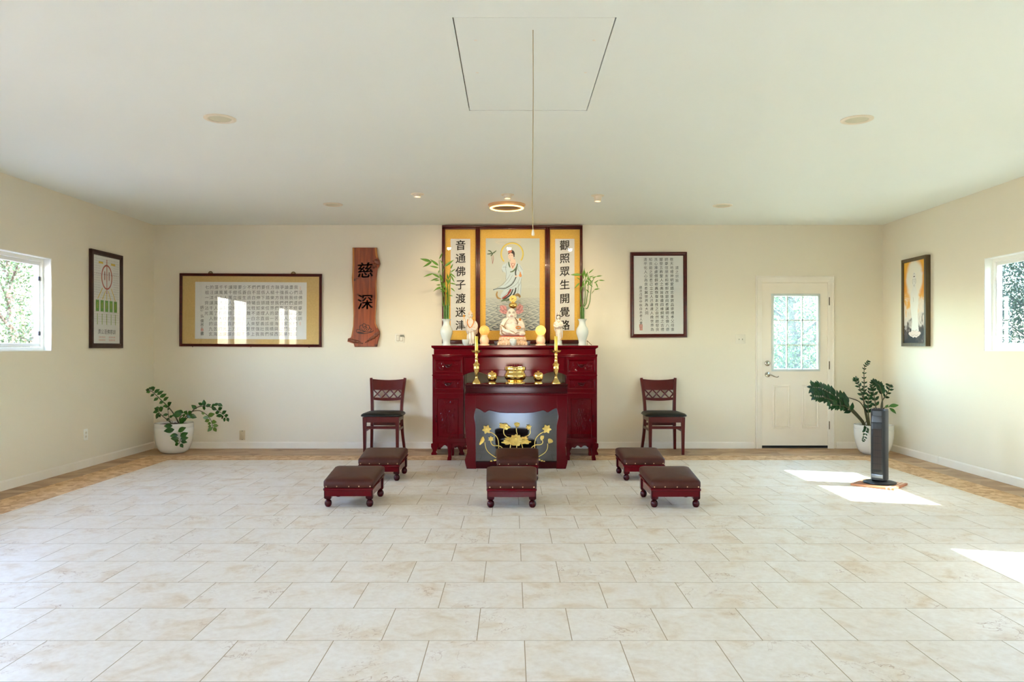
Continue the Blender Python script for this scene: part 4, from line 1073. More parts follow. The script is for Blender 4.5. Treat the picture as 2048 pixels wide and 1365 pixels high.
# framed prayer right of the altar
a, b = at(1261.3, 504.5, YL), at(1374.6, 675.5, YL); w, h = b.x - a.x, a.z - b.z
RO = Vector(((a.x + b.x) / 2, YB, b.z))
rf, rs, ry_ = framed('framed_prayer', 'tall red brown framed calligraphy on white paper above the right chair', 'framed scroll', RO, 0, w, h, 0.044, 0.03, m_frame_red, ry=-0.004)
RC = ['敬天地禮神明愛國忠事敦品崇禮孝父母重', '師尊信朋友和鄉鄰改惡向善講明五倫八德', '闡發五教聖人之奧旨恪遵四維綱常之古禮', '洗心滌慮借假修真恢復本性之自然啟發良', '知良能之至善己立立人己達達人挽世界為', '清平化人心為良善冀世界為大同']
g = MB(); sz = 49 / 6.825 * YL / F
def rp(u, v):
    p = at(1240 + u / 6.825, 490 + v / 6.825, YL) - RO; return p.x, p.z - 0.004 * p.x
for i, c in enumerate(RC):
    for j, ch in enumerate(c):
        x, z = rp(712 - i * 72.0 + j * 0.55 * (1 + i * 0.25), 197 + j * 56.3 + i * 0.3); g.glyph(ch, x, z, sz, ry_ - 0.001, -0.002, 0.06)
for j, ch in enumerate('道之宗旨'):
    x, z = rp(784, 311 + j * 58); g.glyph(ch, x, z, sz, ry_ - 0.001, 0, 0.06)
for j, ch in enumerate('歲次戊辰中秋白水老人書'):
    x, z = rp(286 + j * 0.4, 580 + j * 48.6); g.glyph(ch, x, z, sz * 0.88, ry_ - 0.001, 0, 0.06)
g.build('calligraphy', m_ink_soft, rs, smooth=-1)
seal(rs, [rp(289, 1108)], ry_ - 0.0012, 0.02); seal(rs, [rp(291, 1150)], ry_ - 0.0012, 0.017)

# carved wooden sign
m_sign = bpy.data.materials.new('varnished red wood'); m_sign.use_nodes = True
def _sign():
    nt = m_sign.node_tree; N = nt.nodes.new; K = nt.links.new; b = nt.nodes['Principled BSDF']
    tc = N('ShaderNodeTexCoord'); mp = N('ShaderNodeMapping'); mp.inputs['Scale'].default_value = (22, 22, 1.6); K(tc.outputs['Object'], mp.inputs[0])
    n = N('ShaderNodeTexNoise'); n.inputs['Scale'].default_value = 1.2; n.inputs['Detail'].default_value = 6; n.inputs['Distortion'].default_value = 0.6; K(mp.outputs[0], n.inputs['Vector'])
    r = N('ShaderNodeValToRGB'); e = r.color_ramp.elements; e[0].position = 0.3; e[0].color = rgb((112, 44, 16)); e[1].position = 0.7; e[1].color = rgb((162, 76, 28)); K(n.outputs['Fac'], r.inputs[0])
    n2 = N('ShaderNodeTexNoise'); n2.inputs['Scale'].default_value = 9.0; n2.inputs['Detail'].default_value = 2; K(tc.outputs['Object'], n2.inputs['Vector'])
    r2 = N('ShaderNodeValToRGB'); e = r2.color_ramp.elements; e[0].position = 0.66; e[0].color = (0, 0, 0, 1); e[1].position = 0.75; e[1].color = (1, 1, 1, 1); K(n2.outputs['Fac'], r2.inputs[0])
    mx = N('ShaderNodeMix'); mx.data_type = 'RGBA'; K(r2.outputs[0], mx.inputs[0]); K(r.outputs[0], mx.inputs[6]); mx.inputs[7].default_value = rgb((72, 30, 14)); K(mx.outputs[2], b.inputs['Base Color'])
    b.inputs['Roughness'].default_value = 0.3; b.inputs['Coat Weight'].default_value = 0.4
_sign()
m_burl = M('dark burl wood', (96, 42, 16), 0.4, coat=0.3, var=(26, (128, 62, 26), 0.2), bump=(40, 0.5, 0.01))
m_sap = M('pale sapwood edge', (186, 118, 48), 0.4, coat=0.3); m_carved = M('charred carving', (50, 26, 14), 0.6)
WO = at(729, 695, YB); WO.y = YB
sg = thing('wooden_sign', 'carved live edge red wood sign with two dark characters and a lotus', 'sign', WO)
def wp(u, v):
    p = at(670 + u / 5.6875, 480 + v / 5.6875, 9.475) - WO; return p.x, p.z
ol = [(200, 88), (475, 88), (480, 150), (490, 205), (505, 235), (512, 270), (500, 300), (482, 330), (472, 420), (470, 520), (474, 640), (468, 760), (458, 870), (462, 950), (482, 1000), (508, 1045), (508, 1090), (490, 1150), (475, 1217), (222, 1217), (212, 1180), (140, 1158), (146, 1124), (180, 1112), (192, 1060), (206, 980), (210, 860), (206, 740), (204, 620), (196, 500), (192, 430), (198, 360), (200, 240)]
MB().prism([wp(*p) for p in ol], -0.036, -0.001, 0.006).build('board', m_sign, sg, smooth=30)
MB().prism([wp(*p) for p in [(199, 90), (218, 90), (222, 300), (214, 420), (216, 600), (220, 860), (212, 1020), (196, 1090), (181, 1110), (192, 1060), (206, 980), (210, 860), (206, 740), (204, 620), (196, 500), (192, 430), (198, 360), (200, 240)]], -0.0375, -0.034, 0.001).build('sapwood', m_sap, sg, smooth=30)
MB().prism([wp(*p) for p in [(452, 90), (474, 90), (480, 150), (488, 200), (476, 210), (462, 180), (456, 130)]], -0.0375, -0.034, 0.001).prism([wp(*p) for p in [(468, 420), (471, 520), (475, 640), (469, 760), (460, 870), (463, 950), (482, 1000), (470, 1005), (452, 950), (456, 800), (462, 640), (460, 500)]], -0.0375, -0.034, 0.001).build('sapwood', m_sap, sg, smooth=30)
def burl(pts, name='burl'):
    m = MB(); r = random.Random(len(pts))
    for u, v, rad in pts:
        x, z = wp(u, v); k = rad / 5.6875 * 9.475 / F; m.ball((x, -0.036, z), (k, 0.016, k * 0.8), 12, 8)
    blob(m, name, m_burl, sg, 0.004, 2)
burl([(470, 245, 34), (492, 268, 24), (450, 290, 26), (440, 320, 16), (470, 310, 14), (430, 240, 10)])
burl([(165, 1140, 22), (195, 1145, 24), (225, 1155, 26), (255, 1160, 24), (285, 1170, 16), (310, 1178, 10)])
burl([(490, 1065, 26), (465, 1085, 28), (435, 1110, 26), (405, 1130, 22), (375, 1150, 15), (350, 1165, 9)])
for ch, v_, s_ in (('慈', 345, 0.205), ('深', 705, 0.2)):
    x, z = wp(345, v_); MB().bold(ch, x, z, s_, -0.0368, 0.016).build('carved_character', m_carved, sg, smooth=-1)
g = MB()
def ws(pts, w): g.stroke([wp(a_[0], a_[1]) for a_ in spline([(a_, b_, 0) for a_, b_ in pts], 5)], w / 5.6875 * 9.475 / F, -0.0368)
for p in ([(240, 1030), (270, 1020), (330, 1045), (420, 1045), (440, 1030)], [(240, 1035), (260, 1060), (330, 1068), (420, 1050)], [(285, 1020), (280, 985), (310, 970), (320, 1000)], [(310, 975), (325, 955), (350, 965), (350, 1000), (330, 1020)], [(355, 970), (385, 975), (390, 1005), (370, 1035)], [(325, 1000), (345, 985), (365, 1005), (350, 1035)], [(390, 1000), (412, 1015), (405, 1038)], [(300, 1010), (320, 1035), (345, 1040)]): ws(p, 7)
g.flat([wp(*q) for q in [(255, 1045), (300, 1050), (340, 1060), (300, 1066), (262, 1060)]], -0.0368)
g.build('lotus_carving', m_carved, sg, smooth=-1)

# --- left wall poster
pw, ph = 0.655, 1.05
lt, lsx, lyy = framed('framed_poster', 'dark framed white chart with red ring and green tablets on left wall', 'framed poster', (XL, (8.06 + 8.713) / 2 - 0.005, 1.247), PI / 2, pw, ph, 0.052, 0.03, m_frame_dark)
m_gy = M('poster green', (104, 158, 66), 0.7); m_yel = M('poster yellow', (214, 182, 62), 0.7); m_rd = M('poster red', (178, 88, 72), 0.7); m_gr = M('poster small print', (128, 126, 120), 0.7); m_gn2 = M('poster line green', (138, 164, 70), 0.7); m_mr = M('poster maroon', (128, 70, 62), 0.7)
iw, ih = pw - 0.104, ph - 0.104
def nq(u, v): return (-iw / 2 + u * iw, 0.052 + ih * (1 - v))
g = MB(); r = random.Random(4)
for i in range(27):
    v = 0.035 + i * 0.0275
    for j in range(20):
        u = 0.06 + j * 0.0463
        if (abs(u - 0.5) < 0.21 and 0.07 < v < 0.4) or (0.49 < v < 0.64) or abs(u - 0.5) < 0.02: continue
        if v > 0.36 and abs(abs(u - 0.5) - (v - 0.33) * 2.2) < 0.03: continue
        x, z = nq(u, v); q = r.uniform(0.0045, 0.007); g.rect(x - q * 0.8, x + q * 0.8, z - 0.0012, z + 0.0012, lyy - 0.0005); g.rect(x - 0.001, x + 0.0012, z - q, z + q, lyy - 0.0006)
g.build('small_print', m_gr, lsx, smooth=-1)
g = MB(); g.stroke([(x, z) for x, z in (nq(0.5 + 0.19 * math.cos(k * PI / 24), 0.235 + 0.135 * math.sin(k * PI / 24)) for k in range(49))], 0.017, lyy - 0.0008)
g.rect(-0.006, 0.006, nq(0, 0.43)[1], nq(0, 0.03)[1], lyy - 0.0009); g.build('red_ring', m_rd, lsx, smooth=-1)
g = MB()
for u in (0.42, 0.585):
    x, z = nq(u, 0.17); g.rect(x - 0.007, x + 0.007, nq(0, 0.27)[1], z, lyy - 0.0009)
for j in range(14):
    u = 0.06 + j * 0.067; x, z = nq(u, 0.205); g.rect(x - 0.006, x + 0.006, z - 0.0015, z + 0.0015, lyy - 0.00085); g.rect(x - 0.0014, x + 0.0014, z - 0.007, z + 0.007, lyy - 0.00085)
g.build('dark_print', m_mr, lsx, smooth=-1)
US = (0.155, 0.325, 0.495, 0.66, 0.83)
g = MB()
for u in US: a_, b_ = nq(u - 0.06, 0.505), nq(u + 0.06, 0.635); g.rect(a_[0], b_[0], b_[1], a_[1], lyy - 0.0006)
g.build('green_tablets', m_gy, lsx, smooth=-1)
g = MB()
for (ua, va), (ub, vb) in (((0.34, 0.365), (0.165, 0.49)), ((0.46, 0.39), (0.335, 0.495)), ((0.5, 0.43), (0.497, 0.5)), ((0.55, 0.39), (0.655, 0.5)), ((0.67, 0.36), (0.825, 0.5))): g.stroke([nq(ua, va), nq(ub, vb)], 0.011, lyy - 0.0007)
for u in (0.28, 0.74): a_, b_ = nq(u - 0.08, 0.065), nq(u + 0.08, 0.088); g.rect(a_[0], b_[0], b_[1], a_[1], lyy - 0.0008)
for u in US:
    for q in range(4): x, z = nq(u, 0.54 + q * 0.017); g.rect(x - 0.008, x + 0.008, z - 0.0025, z + 0.0025, lyy - 0.0008); g.rect(x - 0.0015, x + 0.0015, z - 0.007, z + 0.007, lyy - 0.0008)
g.build('yellow_marks', m_yel, lsx, smooth=-1)
g = MB()
for u in US: g.stroke([nq(u, 0.66), nq(u, 0.785)], 0.012, lyy - 0.0007)
g.build('green_lines', m_gn2, lsx, smooth=-1)
g = MB()
for j, ch in enumerate('濟公活佛慈訓'): x, z = nq(0.225 + j * 0.112, 0.865); g.glyph(ch, x, z, 0.056, lyy - 0.0007, 0.004, 0.0, 1.05)
g.build('title', m_ink, lsx, smooth=-1)
g = MB()
for v in (0.928, 0.962):
    for u0 in (0.22, 0.59):
        for j in range(7): x, z = nq(u0 + 0.035 * j, v); q = 0.007; g.rect(x - q, x + q, z - q, z - q * 0.6, lyy - 0.0007); g.rect(x - q, x + q, z + q * 0.5, z + q * 0.9, lyy - 0.0007); g.rect(x - q * 0.2, x + q * 0.3, z - q, z + q, lyy - 0.0008)
g.build('red_print', m_red_ink, lsx, smooth=-1)

# --- right wall painting
pY0, pY1 = 8.385, 8.93; pw = pY1 - pY0; ph = 1.005
m_glow = bpy.data.materials.new('orange and smoke painting'); m_glow.use_nodes = True
def _glow():
    nt = m_glow.node_tree; N = nt.nodes.new; K = nt.links.new; b = nt.nodes['Principled BSDF']; b.inputs['Roughness'].default_value = 0.7
    tc = N('ShaderNodeTexCoord'); sp = N('ShaderNodeSeparateXYZ'); K(tc.outputs['Object'], sp.inputs[0])
    n = N('ShaderNodeTexNoise'); n.inputs['Scale'].default_value = 9.0; n.inputs['Detail'].default_value = 6; n.inputs['Distortion'].default_value = 0.8; K(tc.outputs['Object'], n.inputs['Vector'])
    def math_(op, a, bb=None):
        m = N('ShaderNodeMath'); m.operation = op
        for i, q in enumerate((a, bb)):
            if q is None: continue
            if isinstance(q, (int, float)): m.inputs[i].default_value = q
            else: K(q, m.inputs[i])
        return m.outputs[0]
    def ramp(src, stops):
        r = N('ShaderNodeValToRGB'); e = r.color_ramp.elements
        while len(e) < len(stops): e.new(0.5)
        for i, (p, c) in enumerate(stops): e[i].position = p; e[i].color = rgb(c)
        K(src, r.inputs[0]); return r.outputs[0]
    nz = math_('MULTIPLY', math_('SUBTRACT', n.outputs['Fac'], 0.5), 0.75)
    v = math_('ADD', math_('DIVIDE', sp.outputs['Z'], ph), nz)
    base = ramp(v, [(0.05, (30, 26, 26)), (0.2, (70, 56, 50)), (0.32, (204, 190, 176)), (0.46, (224, 206, 184)), (0.54, (226, 168, 84)), (0.68, (226, 150, 56)), (0.9, (232, 170, 52))])
    gx = math_('DIVIDE', sp.outputs['X'], 0.17); gz = math_('DIVIDE', math_('SUBTRACT', sp.outputs['Z'], 0.76), 0.21)
    d = math_('ADD', math_('ADD', math_('MULTIPLY', gx, gx), math_('MULTIPLY', gz, gz)), nz)
    glow = N('ShaderNodeMapRange'); glow.interpolation_type = 'SMOOTHSTEP'; glow.inputs[1].default_value = 0.7; glow.inputs[2].default_value = 1.5; glow.inputs[3].default_value = 1.0; glow.inputs[4].default_value = 0.0; K(d, glow.inputs[0])
    mx = N('ShaderNodeMix'); mx.data_type = 'RGBA'; K(glow.outputs[0], mx.inputs[0]); K(base, mx.inputs[6]); mx.inputs[7].default_value = rgb((232, 224, 206)); K(mx.outputs[2], b.inputs['Base Color'])
_glow()
p = rw((pY0 + pY1) / 2)
gt, gs, gy = framed('framed_painting', 'rustic brown framed painting of a white robed figure glowing on orange', 'painting', (p.x, p.y, 1.268), -PI / 2 + RA, pw, ph, 0.04, 0.055, m_frame_rust, prof=[(0, -0.001), (0, -0.055), (0.036, -0.055), (0.04, -0.046), (0.04, -0.004)], glazed=False, sheet=m_glow, sheet_name='canvas')
m_fw = M('figure white', (226, 222, 212), 0.7); m_fb = M('figure line brown', (96, 70, 56), 0.7); m_fp = M('figure pale pink', (222, 204, 192), 0.7)
iw, ih = pw - 0.08, ph - 0.08
def gq(u, v): return (-iw / 2 + u * iw, 0.04 + ih * (1 - v))
g = MB(); g.flat([gq(*q) for q in [(0.5, 0.13), (0.57, 0.16), (0.6, 0.24), (0.58, 0.32), (0.68, 0.40), (0.7, 0.52), (0.66, 0.6), (0.68, 0.74), (0.72, 0.86), (0.36, 0.86), (0.4, 0.74), (0.34, 0.6), (0.3, 0.5), (0.32, 0.4), (0.43, 0.32), (0.41, 0.24), (0.43, 0.16)]], gy - 0.0006)
g.build('figure', m_fw, gs, smooth=-1)
g = MB()
for i_, (uu, vv, ru, rv) in enumerate(((0.52, 0.9, 0.25, 0.03), (0.3, 0.885, 0.07, 0.02), (0.74, 0.885, 0.07, 0.02), (0.4, 0.875, 0.07, 0.022), (0.64, 0.875, 0.07, 0.022), (0.52, 0.87, 0.07, 0.025), (0.46, 0.915, 0.07, 0.022), (0.6, 0.915, 0.07, 0.022))):
    g.flat([gq(uu + ru * math.cos(t * 0.349), vv + rv * math.sin(t * 0.349)) for t in range(18)], gy - 0.0008 - 0.00002 * i_)
g.build('lotus_base', m_fp, gs, smooth=-1)
g = MB()
a_, b_ = gq(0.462, 0.183), gq(0.538, 0.194); g.rect(a_[0], b_[0], b_[1], a_[1], gy - 0.001)
for pts in ([(0.46, 0.165), (0.5, 0.15), (0.54, 0.165)], [(0.43, 0.215), (0.42, 0.25), (0.44, 0.28)], [(0.57, 0.215), (0.58, 0.25), (0.56, 0.28)], [(0.46, 0.225), (0.49, 0.222)], [(0.52, 0.222), (0.55, 0.225)], [(0.47, 0.285), (0.5, 0.31), (0.53, 0.285)], [(0.5, 0.235), (0.505, 0.26)], [(0.45, 0.44), (0.47, 0.5)], [(0.38, 0.85), (0.44, 0.845), (0.5, 0.86)], [(0.54, 0.86), (0.6, 0.845), (0.66, 0.85)], [(0.36, 0.9), (0.42, 0.915), (0.5, 0.9)], [(0.52, 0.9), (0.6, 0.915), (0.68, 0.9)]):
    g.stroke([gq(q[0], q[1]) for q in spline([(a1, b1, 0) for a1, b1 in pts], 4)], 0.003, gy - 0.001)
g.build('figure_lines', m_fb, gs, smooth=-1)

# --- switches and outlets
def plate(name, label, cat, loc, rz, w, h, mat, parts):
    t = thing(name, label, cat, loc, rz)
    MB().loft([[(x, y, z) for x, z in rrect(w * k, h * k, 0.006)] for y, k in ((-0.0005, 1.0), (-0.005, 1.0), (-0.007, 0.96))]).build('cover_plate', mat, t)
    for nm, mb, mt in parts: mb.build(nm, mt, t)
    return t
p = at(799.5, 676.8, YB); m_grey = M('grey label', (128, 126, 108), 0.7)
parts = []
for x in (-0.021, 0.021):
    parts.append(('rocker', MB().box(x - 0.015, x + 0.015, -0.011, -0.005, -0.033, 0.033, 0.002), m_plate))
    parts.append(('rocker_gap', MB().box(x - 0.018, x + 0.018, -0.0075, -0.006, -0.037, 0.036), M('gap brown', (150, 130, 100), 0.7)))
parts.append(('sticker', MB().box(0.005, 0.052, -0.0125, -0.0115, 0.016, 0.042), m_grey))
parts.append(('sticker_edge', MB().prism([(0.055, 0.04), (0.062, 0.016), (0.056, 0.0), (0.05, 0.016)], -0.0125, -0.0115), m_grey))
plate('light_switch', 'double rocker light switch with grey sticker between wooden sign and altar', 'light switch', (p.x, YB, p.z), 0, 0.118, 0.116, m_plate, parts)
p = at(1481, 678.5, YB); parts = []
for x in (-0.021, 0.021):
    parts.append(('toggle', MB().box(x - 0.004, x + 0.004, -0.02, -0.006, -0.012, 0.004, 0.002), M('toggle grey', (170, 164, 140), 0.5)))
    for z in (-0.03, 0.03): parts.append(('screw', MB().ball((x, -0.007, z), (0.003, 0.0015, 0.003), 8, 4), m_plate))
plate('light_switch', 'double toggle light switch just left of the door', 'light switch', (p.x, YB, p.z), 0, 0.12, 0.118, m_plate, parts)
p = at(484.8, 871, YB)
plate('blank_cover', 'beige blank wall cover with two dark screws near the left plant', 'wall plate', (p.x, YB, p.z), 0, 0.072, 0.12, M('beige plate', (208, 190, 154), 0.5), [('screw', MB().ball((0, -0.007, z), (0.005, 0.003, 0.005), 8, 4), m_black) for z in (-0.053, 0.053)])
parts = []
for z in (-0.02, 0.02):
    parts.append(('socket', MB().loft([[(x, y, z + zz) for x, zz in rrect(0.034, 0.028, 0.012)] for y in (-0.006, -0.009)]), m_plate))
    parts.append(('slots', MB().box(-0.008, -0.006, -0.0095, -0.008, z - 0.004, z + 0.006).box(0.006, 0.008, -0.0095, -0.008, z - 0.004, z + 0.006), m_grey))
plate('wall_outlet', 'white wall outlet low on the left wall', 'outlet', (XL, 7.99, 0.343), PI / 2, 0.072, 0.118, m_jamb, parts)
# ------------------------------------------------------------------ outdoors
m_grass = M('bounce toned grass', (112, 102, 98), 0.9, var=(2.0, (126, 118, 110), 0.25))  # greyed toward magenta to keep green out of the bounced light
def gnd():
    mb = MB(); mb.mi = 0
    mb._new([mb.bm.faces.new([mb.bm.verts.new(p) for p in ((-45, -45, -0.21), (45, -45, -0.21), (45, 55, -0.21), (-45, 55, -0.21))])])
    return mb.build('ground', m_grass, smooth=0)
tag(gnd(), 'bounce toned grass ground around the building', 'ground', kind='structure')
m_bark = M('brown bark', (56, 46, 34), 0.9)
def tree_mat(name, c1, c2, tl):
    m = M(name, c1, 0.6, var=(1.3, c2, 0.25)); nt = m.node_tree; b = nt.nodes['Principled BSDF']
    out = nt.nodes['Material Output']; t = nt.nodes.new('ShaderNodeBsdfTranslucent'); t.inputs[0].default_value = rgb(tl)
    mx = nt.nodes.new('ShaderNodeMixShader'); mx.inputs[0].default_value = 0.25
    nt.links.new(b.outputs[0], mx.inputs[1]); nt.links.new(t.outputs[0], mx.inputs[2]); nt.links.new(mx.outputs[0], out.inputs[0])
    return m
m_tl = tree_mat('spring leaves', (30, 46, 18), (60, 72, 32), (56, 78, 28))
m_td = tree_mat('dark leaves', (16, 34, 18), (38, 58, 28), (36, 60, 24))
def tree(x, y, h, r, n, mat, label, seed, low=0.2, size=0.062):
    rr = random.Random(seed); t = thing('tree', label, 'tree', (x, y, -0.21), 0, 'trees outside the windows')
    tr = MB(); top = h * 0.8
    tr.tube(spline([(0, 0, 0), (0.06, 0.02, top * 0.35), (-0.05, 0.05, top * 0.7), (0.02, 0, top)], 4), [0.11 * (1 - k / 13.5) + 0.012 for k in range(13)], 8)
    cl = []
    for k in range(26):
        a = rr.uniform(0, 2 * PI); zz = h * rr.uniform(low, 0.95); q = r * math.sin(PI * min(max((zz / h - low + 0.12) / (1.1 - low), 0.05), 0.97)) ** 0.6 * rr.uniform(0.35, 1.0)
        c = Vector((q * math.cos(a), q * math.sin(a), zz)); cl.append(c)
        tr.tube([(0, 0, max(zz - q * 0.7, 0.3)), c * 0.5 + Vector((0, 0, max(zz - q * 0.7, 0.3) * 0.5 + 0.05)), c], [0.035, 0.022, 0.006], 5)
    tr.build('trunk', m_bark, t)
    f = MB(); bm = f.bm
    for k in range(int(n * 5.2)):
        c = cl[rr.randrange(len(cl))]; p = c + Vector((rr.gauss(0, 1), rr.gauss(0, 1), rr.gauss(0, 0.8))) * r * 0.24
        d = Vector((rr.gauss(0, 1), rr.gauss(0, 1), rr.gauss(-0.3, 1))).normalized(); u = d.orthogonal().normalized()
        u.rotate(Matrix.Rotation(rr.uniform(0, 6.28), 3, d)); s = size * rr.uniform(0.5, 1.2)
        w = d.cross(u)
        bm.faces.new([bm.verts.new(v) for v in (p, p + u * s * 0.45 + w * s * 0.28, p + u * s, p + u * s * 0.45 - w * s * 0.28)])
    f.build('foliage', mat, t, smooth=-1)
TREES = [(-8.4, 12.8, 4.6, 1.6, 5200, m_td, 'leafy tree nearest outside the left window'), (-11.0, 17.2, 4.8, 1.8, 4200, m_tl, 'pale green tree further behind the nearest tree outside the left window'),
         (-14.4, 22.2, 7.0, 2.3, 4200, m_tl, 'tall tree at the back outside the left window'),
         (5.25, 14.2, 4.4, 1.5, 4600, m_tl, 'bushy pale green tree outside the door glass'), (6.7, 18.4, 5.4, 1.7, 4200, m_td, 'darker tree behind the bushy one outside the door glass'), (8.2, 23.0, 7.0, 2.3, 3600, m_td, 'tall tree furthest behind the door glass'),
         (9.7, 13.6, 4.4, 1.4, 4200, m_td, 'tree seen through the hazy right window'), (13.2, 18.5, 5.6, 1.9, 3600, m_tl, 'further tree seen through the hazy right window'),
         (9.9, 0.6, 4.6, 1.6, 2400, m_td, 'unseen tree added outside the right wall to cut skylight, nearest the camera'), (10.1, 4.6, 4.5, 1.6, 2400, m_tl, 'middle one of the unseen trees added outside the right wall to cut skylight'), (9.9, 8.7, 4.4, 1.5, 2600, m_td, 'unseen tree added outside the right wall to cut skylight, level with the tower fan')]  # last three are out of view, added to block low skylight
for k, (x, y, h, r, n, mat, lab) in enumerate(TREES):
    tree(x, y, h, r, n, mat, lab, 100 + k, 0.12 if k in (0, 3, 6) else 0.2)
# ------------------------------------------------------------------ things on the altar top
def on_altar(px, Y=9.15, z=TOPZ): 
    p = at(px, 0, Y); return Vector((p.x, Y, z)), Y / F
def lathe_thing(name, label, cat, px, Y, z, prof, mat, part, group=None, n=28, lobes=0, amp=0.0):
    loc, k = on_altar(px, Y, z); t = thing(name, label, cat, loc, 0, group)
    MB().lathe([(r * k, h * k) for r, h in prof], n, lobes=lobes, amp=amp, cap1=prof[-1][0] < 0.5).build(part, mat, t)
    return t, k
VP_ = [(8.4, 0), (8.6, 1.2), (7.8, 3), (7.2, 6), (7.9, 11), (10.2, 18), (12.3, 25), (12.3, 30), (10.8, 35), (8.0, 39), (6.7, 42.5), (6.4, 46), (6.8, 49), (9.0, 52.3), (9.4, 53), (8.6, 52.6), (6.4, 48), (6.2, 40), (7, 30)]
def bamboo(px, label, stalks, stems, leaves, mp, dy):
    loc, k = on_altar(px, 9.15, TOPZ + 40 * 9.15 / F)
    t = thing('lucky_bamboo', label, 'bamboo', loc, 0, 'bamboo in white vases')
    rr = random.Random(int(px))
    for x, h, y in stalks:
        m = MB(); m.tube([(x * k, y * k, 0), (x * k * 1.15, y * k * 1.1, h * k)], 1.35 * k, 8)
        for q in range(1, 4): m.lathe([(1.35 * k, -0.3 * k), (1.65 * k, 0), (1.35 * k, 0.3 * k)], 8, (x * k * (1 + 0.15 * q / 4), y * k * 1.05, h * k * q / 4), False, False)
        m.build('stalk', m_bamboo, t)
    for pts in stems:
        n = len(pts); P = spline([mp(u, v) - loc + Vector((0, rr.uniform(-0.02, 0.02), 0)) for u, v in pts], 6)
        MB().tube(P, [0.0062 - 0.003 * i / (len(P) - 1) for i in range(len(P))], 7).build('shoot', m_bamboo, t)
    f = MB()
    for a, b, c, d in leaves:
        A, B = mp(a, b) - loc, mp(c, d) - loc; B.y += rr.uniform(-0.06, 0.05); L = (B - A).length
        f.leaf(A, B, min(max(L * 0.21, 0.014), 0.03) * rr.uniform(0.9, 1.2), (rr.gauss(0, 0.5), -1, rr.gauss(0.3, 0.4)), fold=0.3, droop=0.08, n=6, shape=0.75)
    f.build('leaves', m_bleaf, t, smooth=50)
lathe_thing('vase', 'white porcelain vase holding taller bamboo at the left end of the altar', 'vase', 892.8, 9.15, TOPZ, VP_, m_porc, 'body', 'white altar vases')
lathe_thing('vase', 'white porcelain vase holding shorter bamboo at the right end of the altar', 'vase', 1164.6, 9.15, TOPZ, VP_, m_porc, 'body', 'white altar vases')
ml = px_map(835, 490, 6.5, 9.15); mr = px_map(1130, 530, 8.03, 9.15)
bamboo(892.8, 'taller bamboo bunch with drooping leaves in the left altar vase', [(-4, 38, 0), (-2, 40, 1.5), (0, 41, -1.5), (2, 40, 1), (4, 42, 0)],
       [[(335, 800), (325, 700), (330, 640), (300, 450), (280, 200)], [(345, 800), (355, 690), (335, 620), (330, 480), (330, 260)], [(380, 800), (385, 640), (400, 480), (430, 330)], [(412, 790), (415, 620), (420, 500), (438, 380)], [(395, 790), (395, 560), (385, 400)]],
       [(175, 215, 42, 188), (190, 212, 80, 300), (280, 185, 330, 92), (275, 300, 150, 270), (275, 270, 170, 195), (290, 430, 190, 372), (200, 375, 82, 418), (285, 462, 212, 466), (270, 440, 156, 462), (300, 545, 190, 600), (310, 548, 236, 590), (340, 605, 272, 552), (335, 575, 350, 470), (350, 285, 472, 188), (335, 255, 292, 192), (430, 362, 498, 306), (430, 372, 500, 432), (440, 400, 478, 492), (405, 450, 380, 365), (430, 560, 492, 606), (400, 656, 462, 666), (345, 620, 296, 602), (430, 315, 458, 235), (420, 500, 512, 512), (282, 330, 268, 378), (290, 380, 322, 432), (330, 480, 290, 400), (380, 600, 340, 500), (395, 500, 365, 430), (410, 430, 440, 350), (300, 470, 330, 545), (370, 650, 395, 600), (360, 620, 330, 560), (425, 440, 400, 520), (318, 360, 350, 300), (300, 520, 245, 525)], ml, 0)
bamboo(1164.6, 'shorter bamboo bunch with upright leaves in the right altar vase', [(-2.6, 38, 0), (-0.6, 39, 1.5), (0.6, 38, -1.5), (2.6, 36, 0)],
       [[(268, 690), (262, 600), (258, 480), (248, 350)], [(285, 670), (310, 620), (322, 560), (325, 400), (330, 200)], [(305, 670), (340, 620), (355, 520), (370, 400), (375, 220)], [(335, 705), (365, 690), (395, 590), (412, 470), (430, 300), (470, 200)], [(260, 640), (250, 480), (275, 360), (310, 240)]],
       [(290, 220, 300, 60), (330, 200, 308, 86), (335, 210, 365, 100), (245, 240, 183, 192), (272, 160, 85, 152), (236, 290, 148, 378), (380, 140, 465, 58), (380, 200, 470, 180), (430, 215, 512, 186), (500, 190, 602, 170), (465, 295, 552, 240), (540, 250, 650, 246), (490, 285, 532, 382), (428, 468, 470, 398), (468, 398, 555, 385), (335, 395, 400, 446), (375, 300, 450, 356), (340, 250, 400, 300), (300, 230, 270, 120), (380, 260, 360, 150), (420, 280, 380, 200), (330, 320, 350, 230), (360, 340, 395, 260), (280, 350, 300, 240), (250, 420, 270, 340), (395, 320, 440, 240), (310, 290, 290, 380), (345, 230, 420, 215)], mr, 0)

# statues, built in pixel units and scaled
def statue(name, label, px, Y): 
    loc, k = on_altar(px, Y); t = thing(name, label, 'statue', loc)
    return t, k
def sb(m, k, c, r): m.ball([v * k for v in c], [v * k for v in r] if isinstance(r, (tuple, list)) else r * k, 14, 10)
def stube(m, k, pts, r, n=5): m.tube(spline([[v * k for v in p] for p in pts], n), [q * k for q in r] if isinstance(r, list) else r * k, 8)
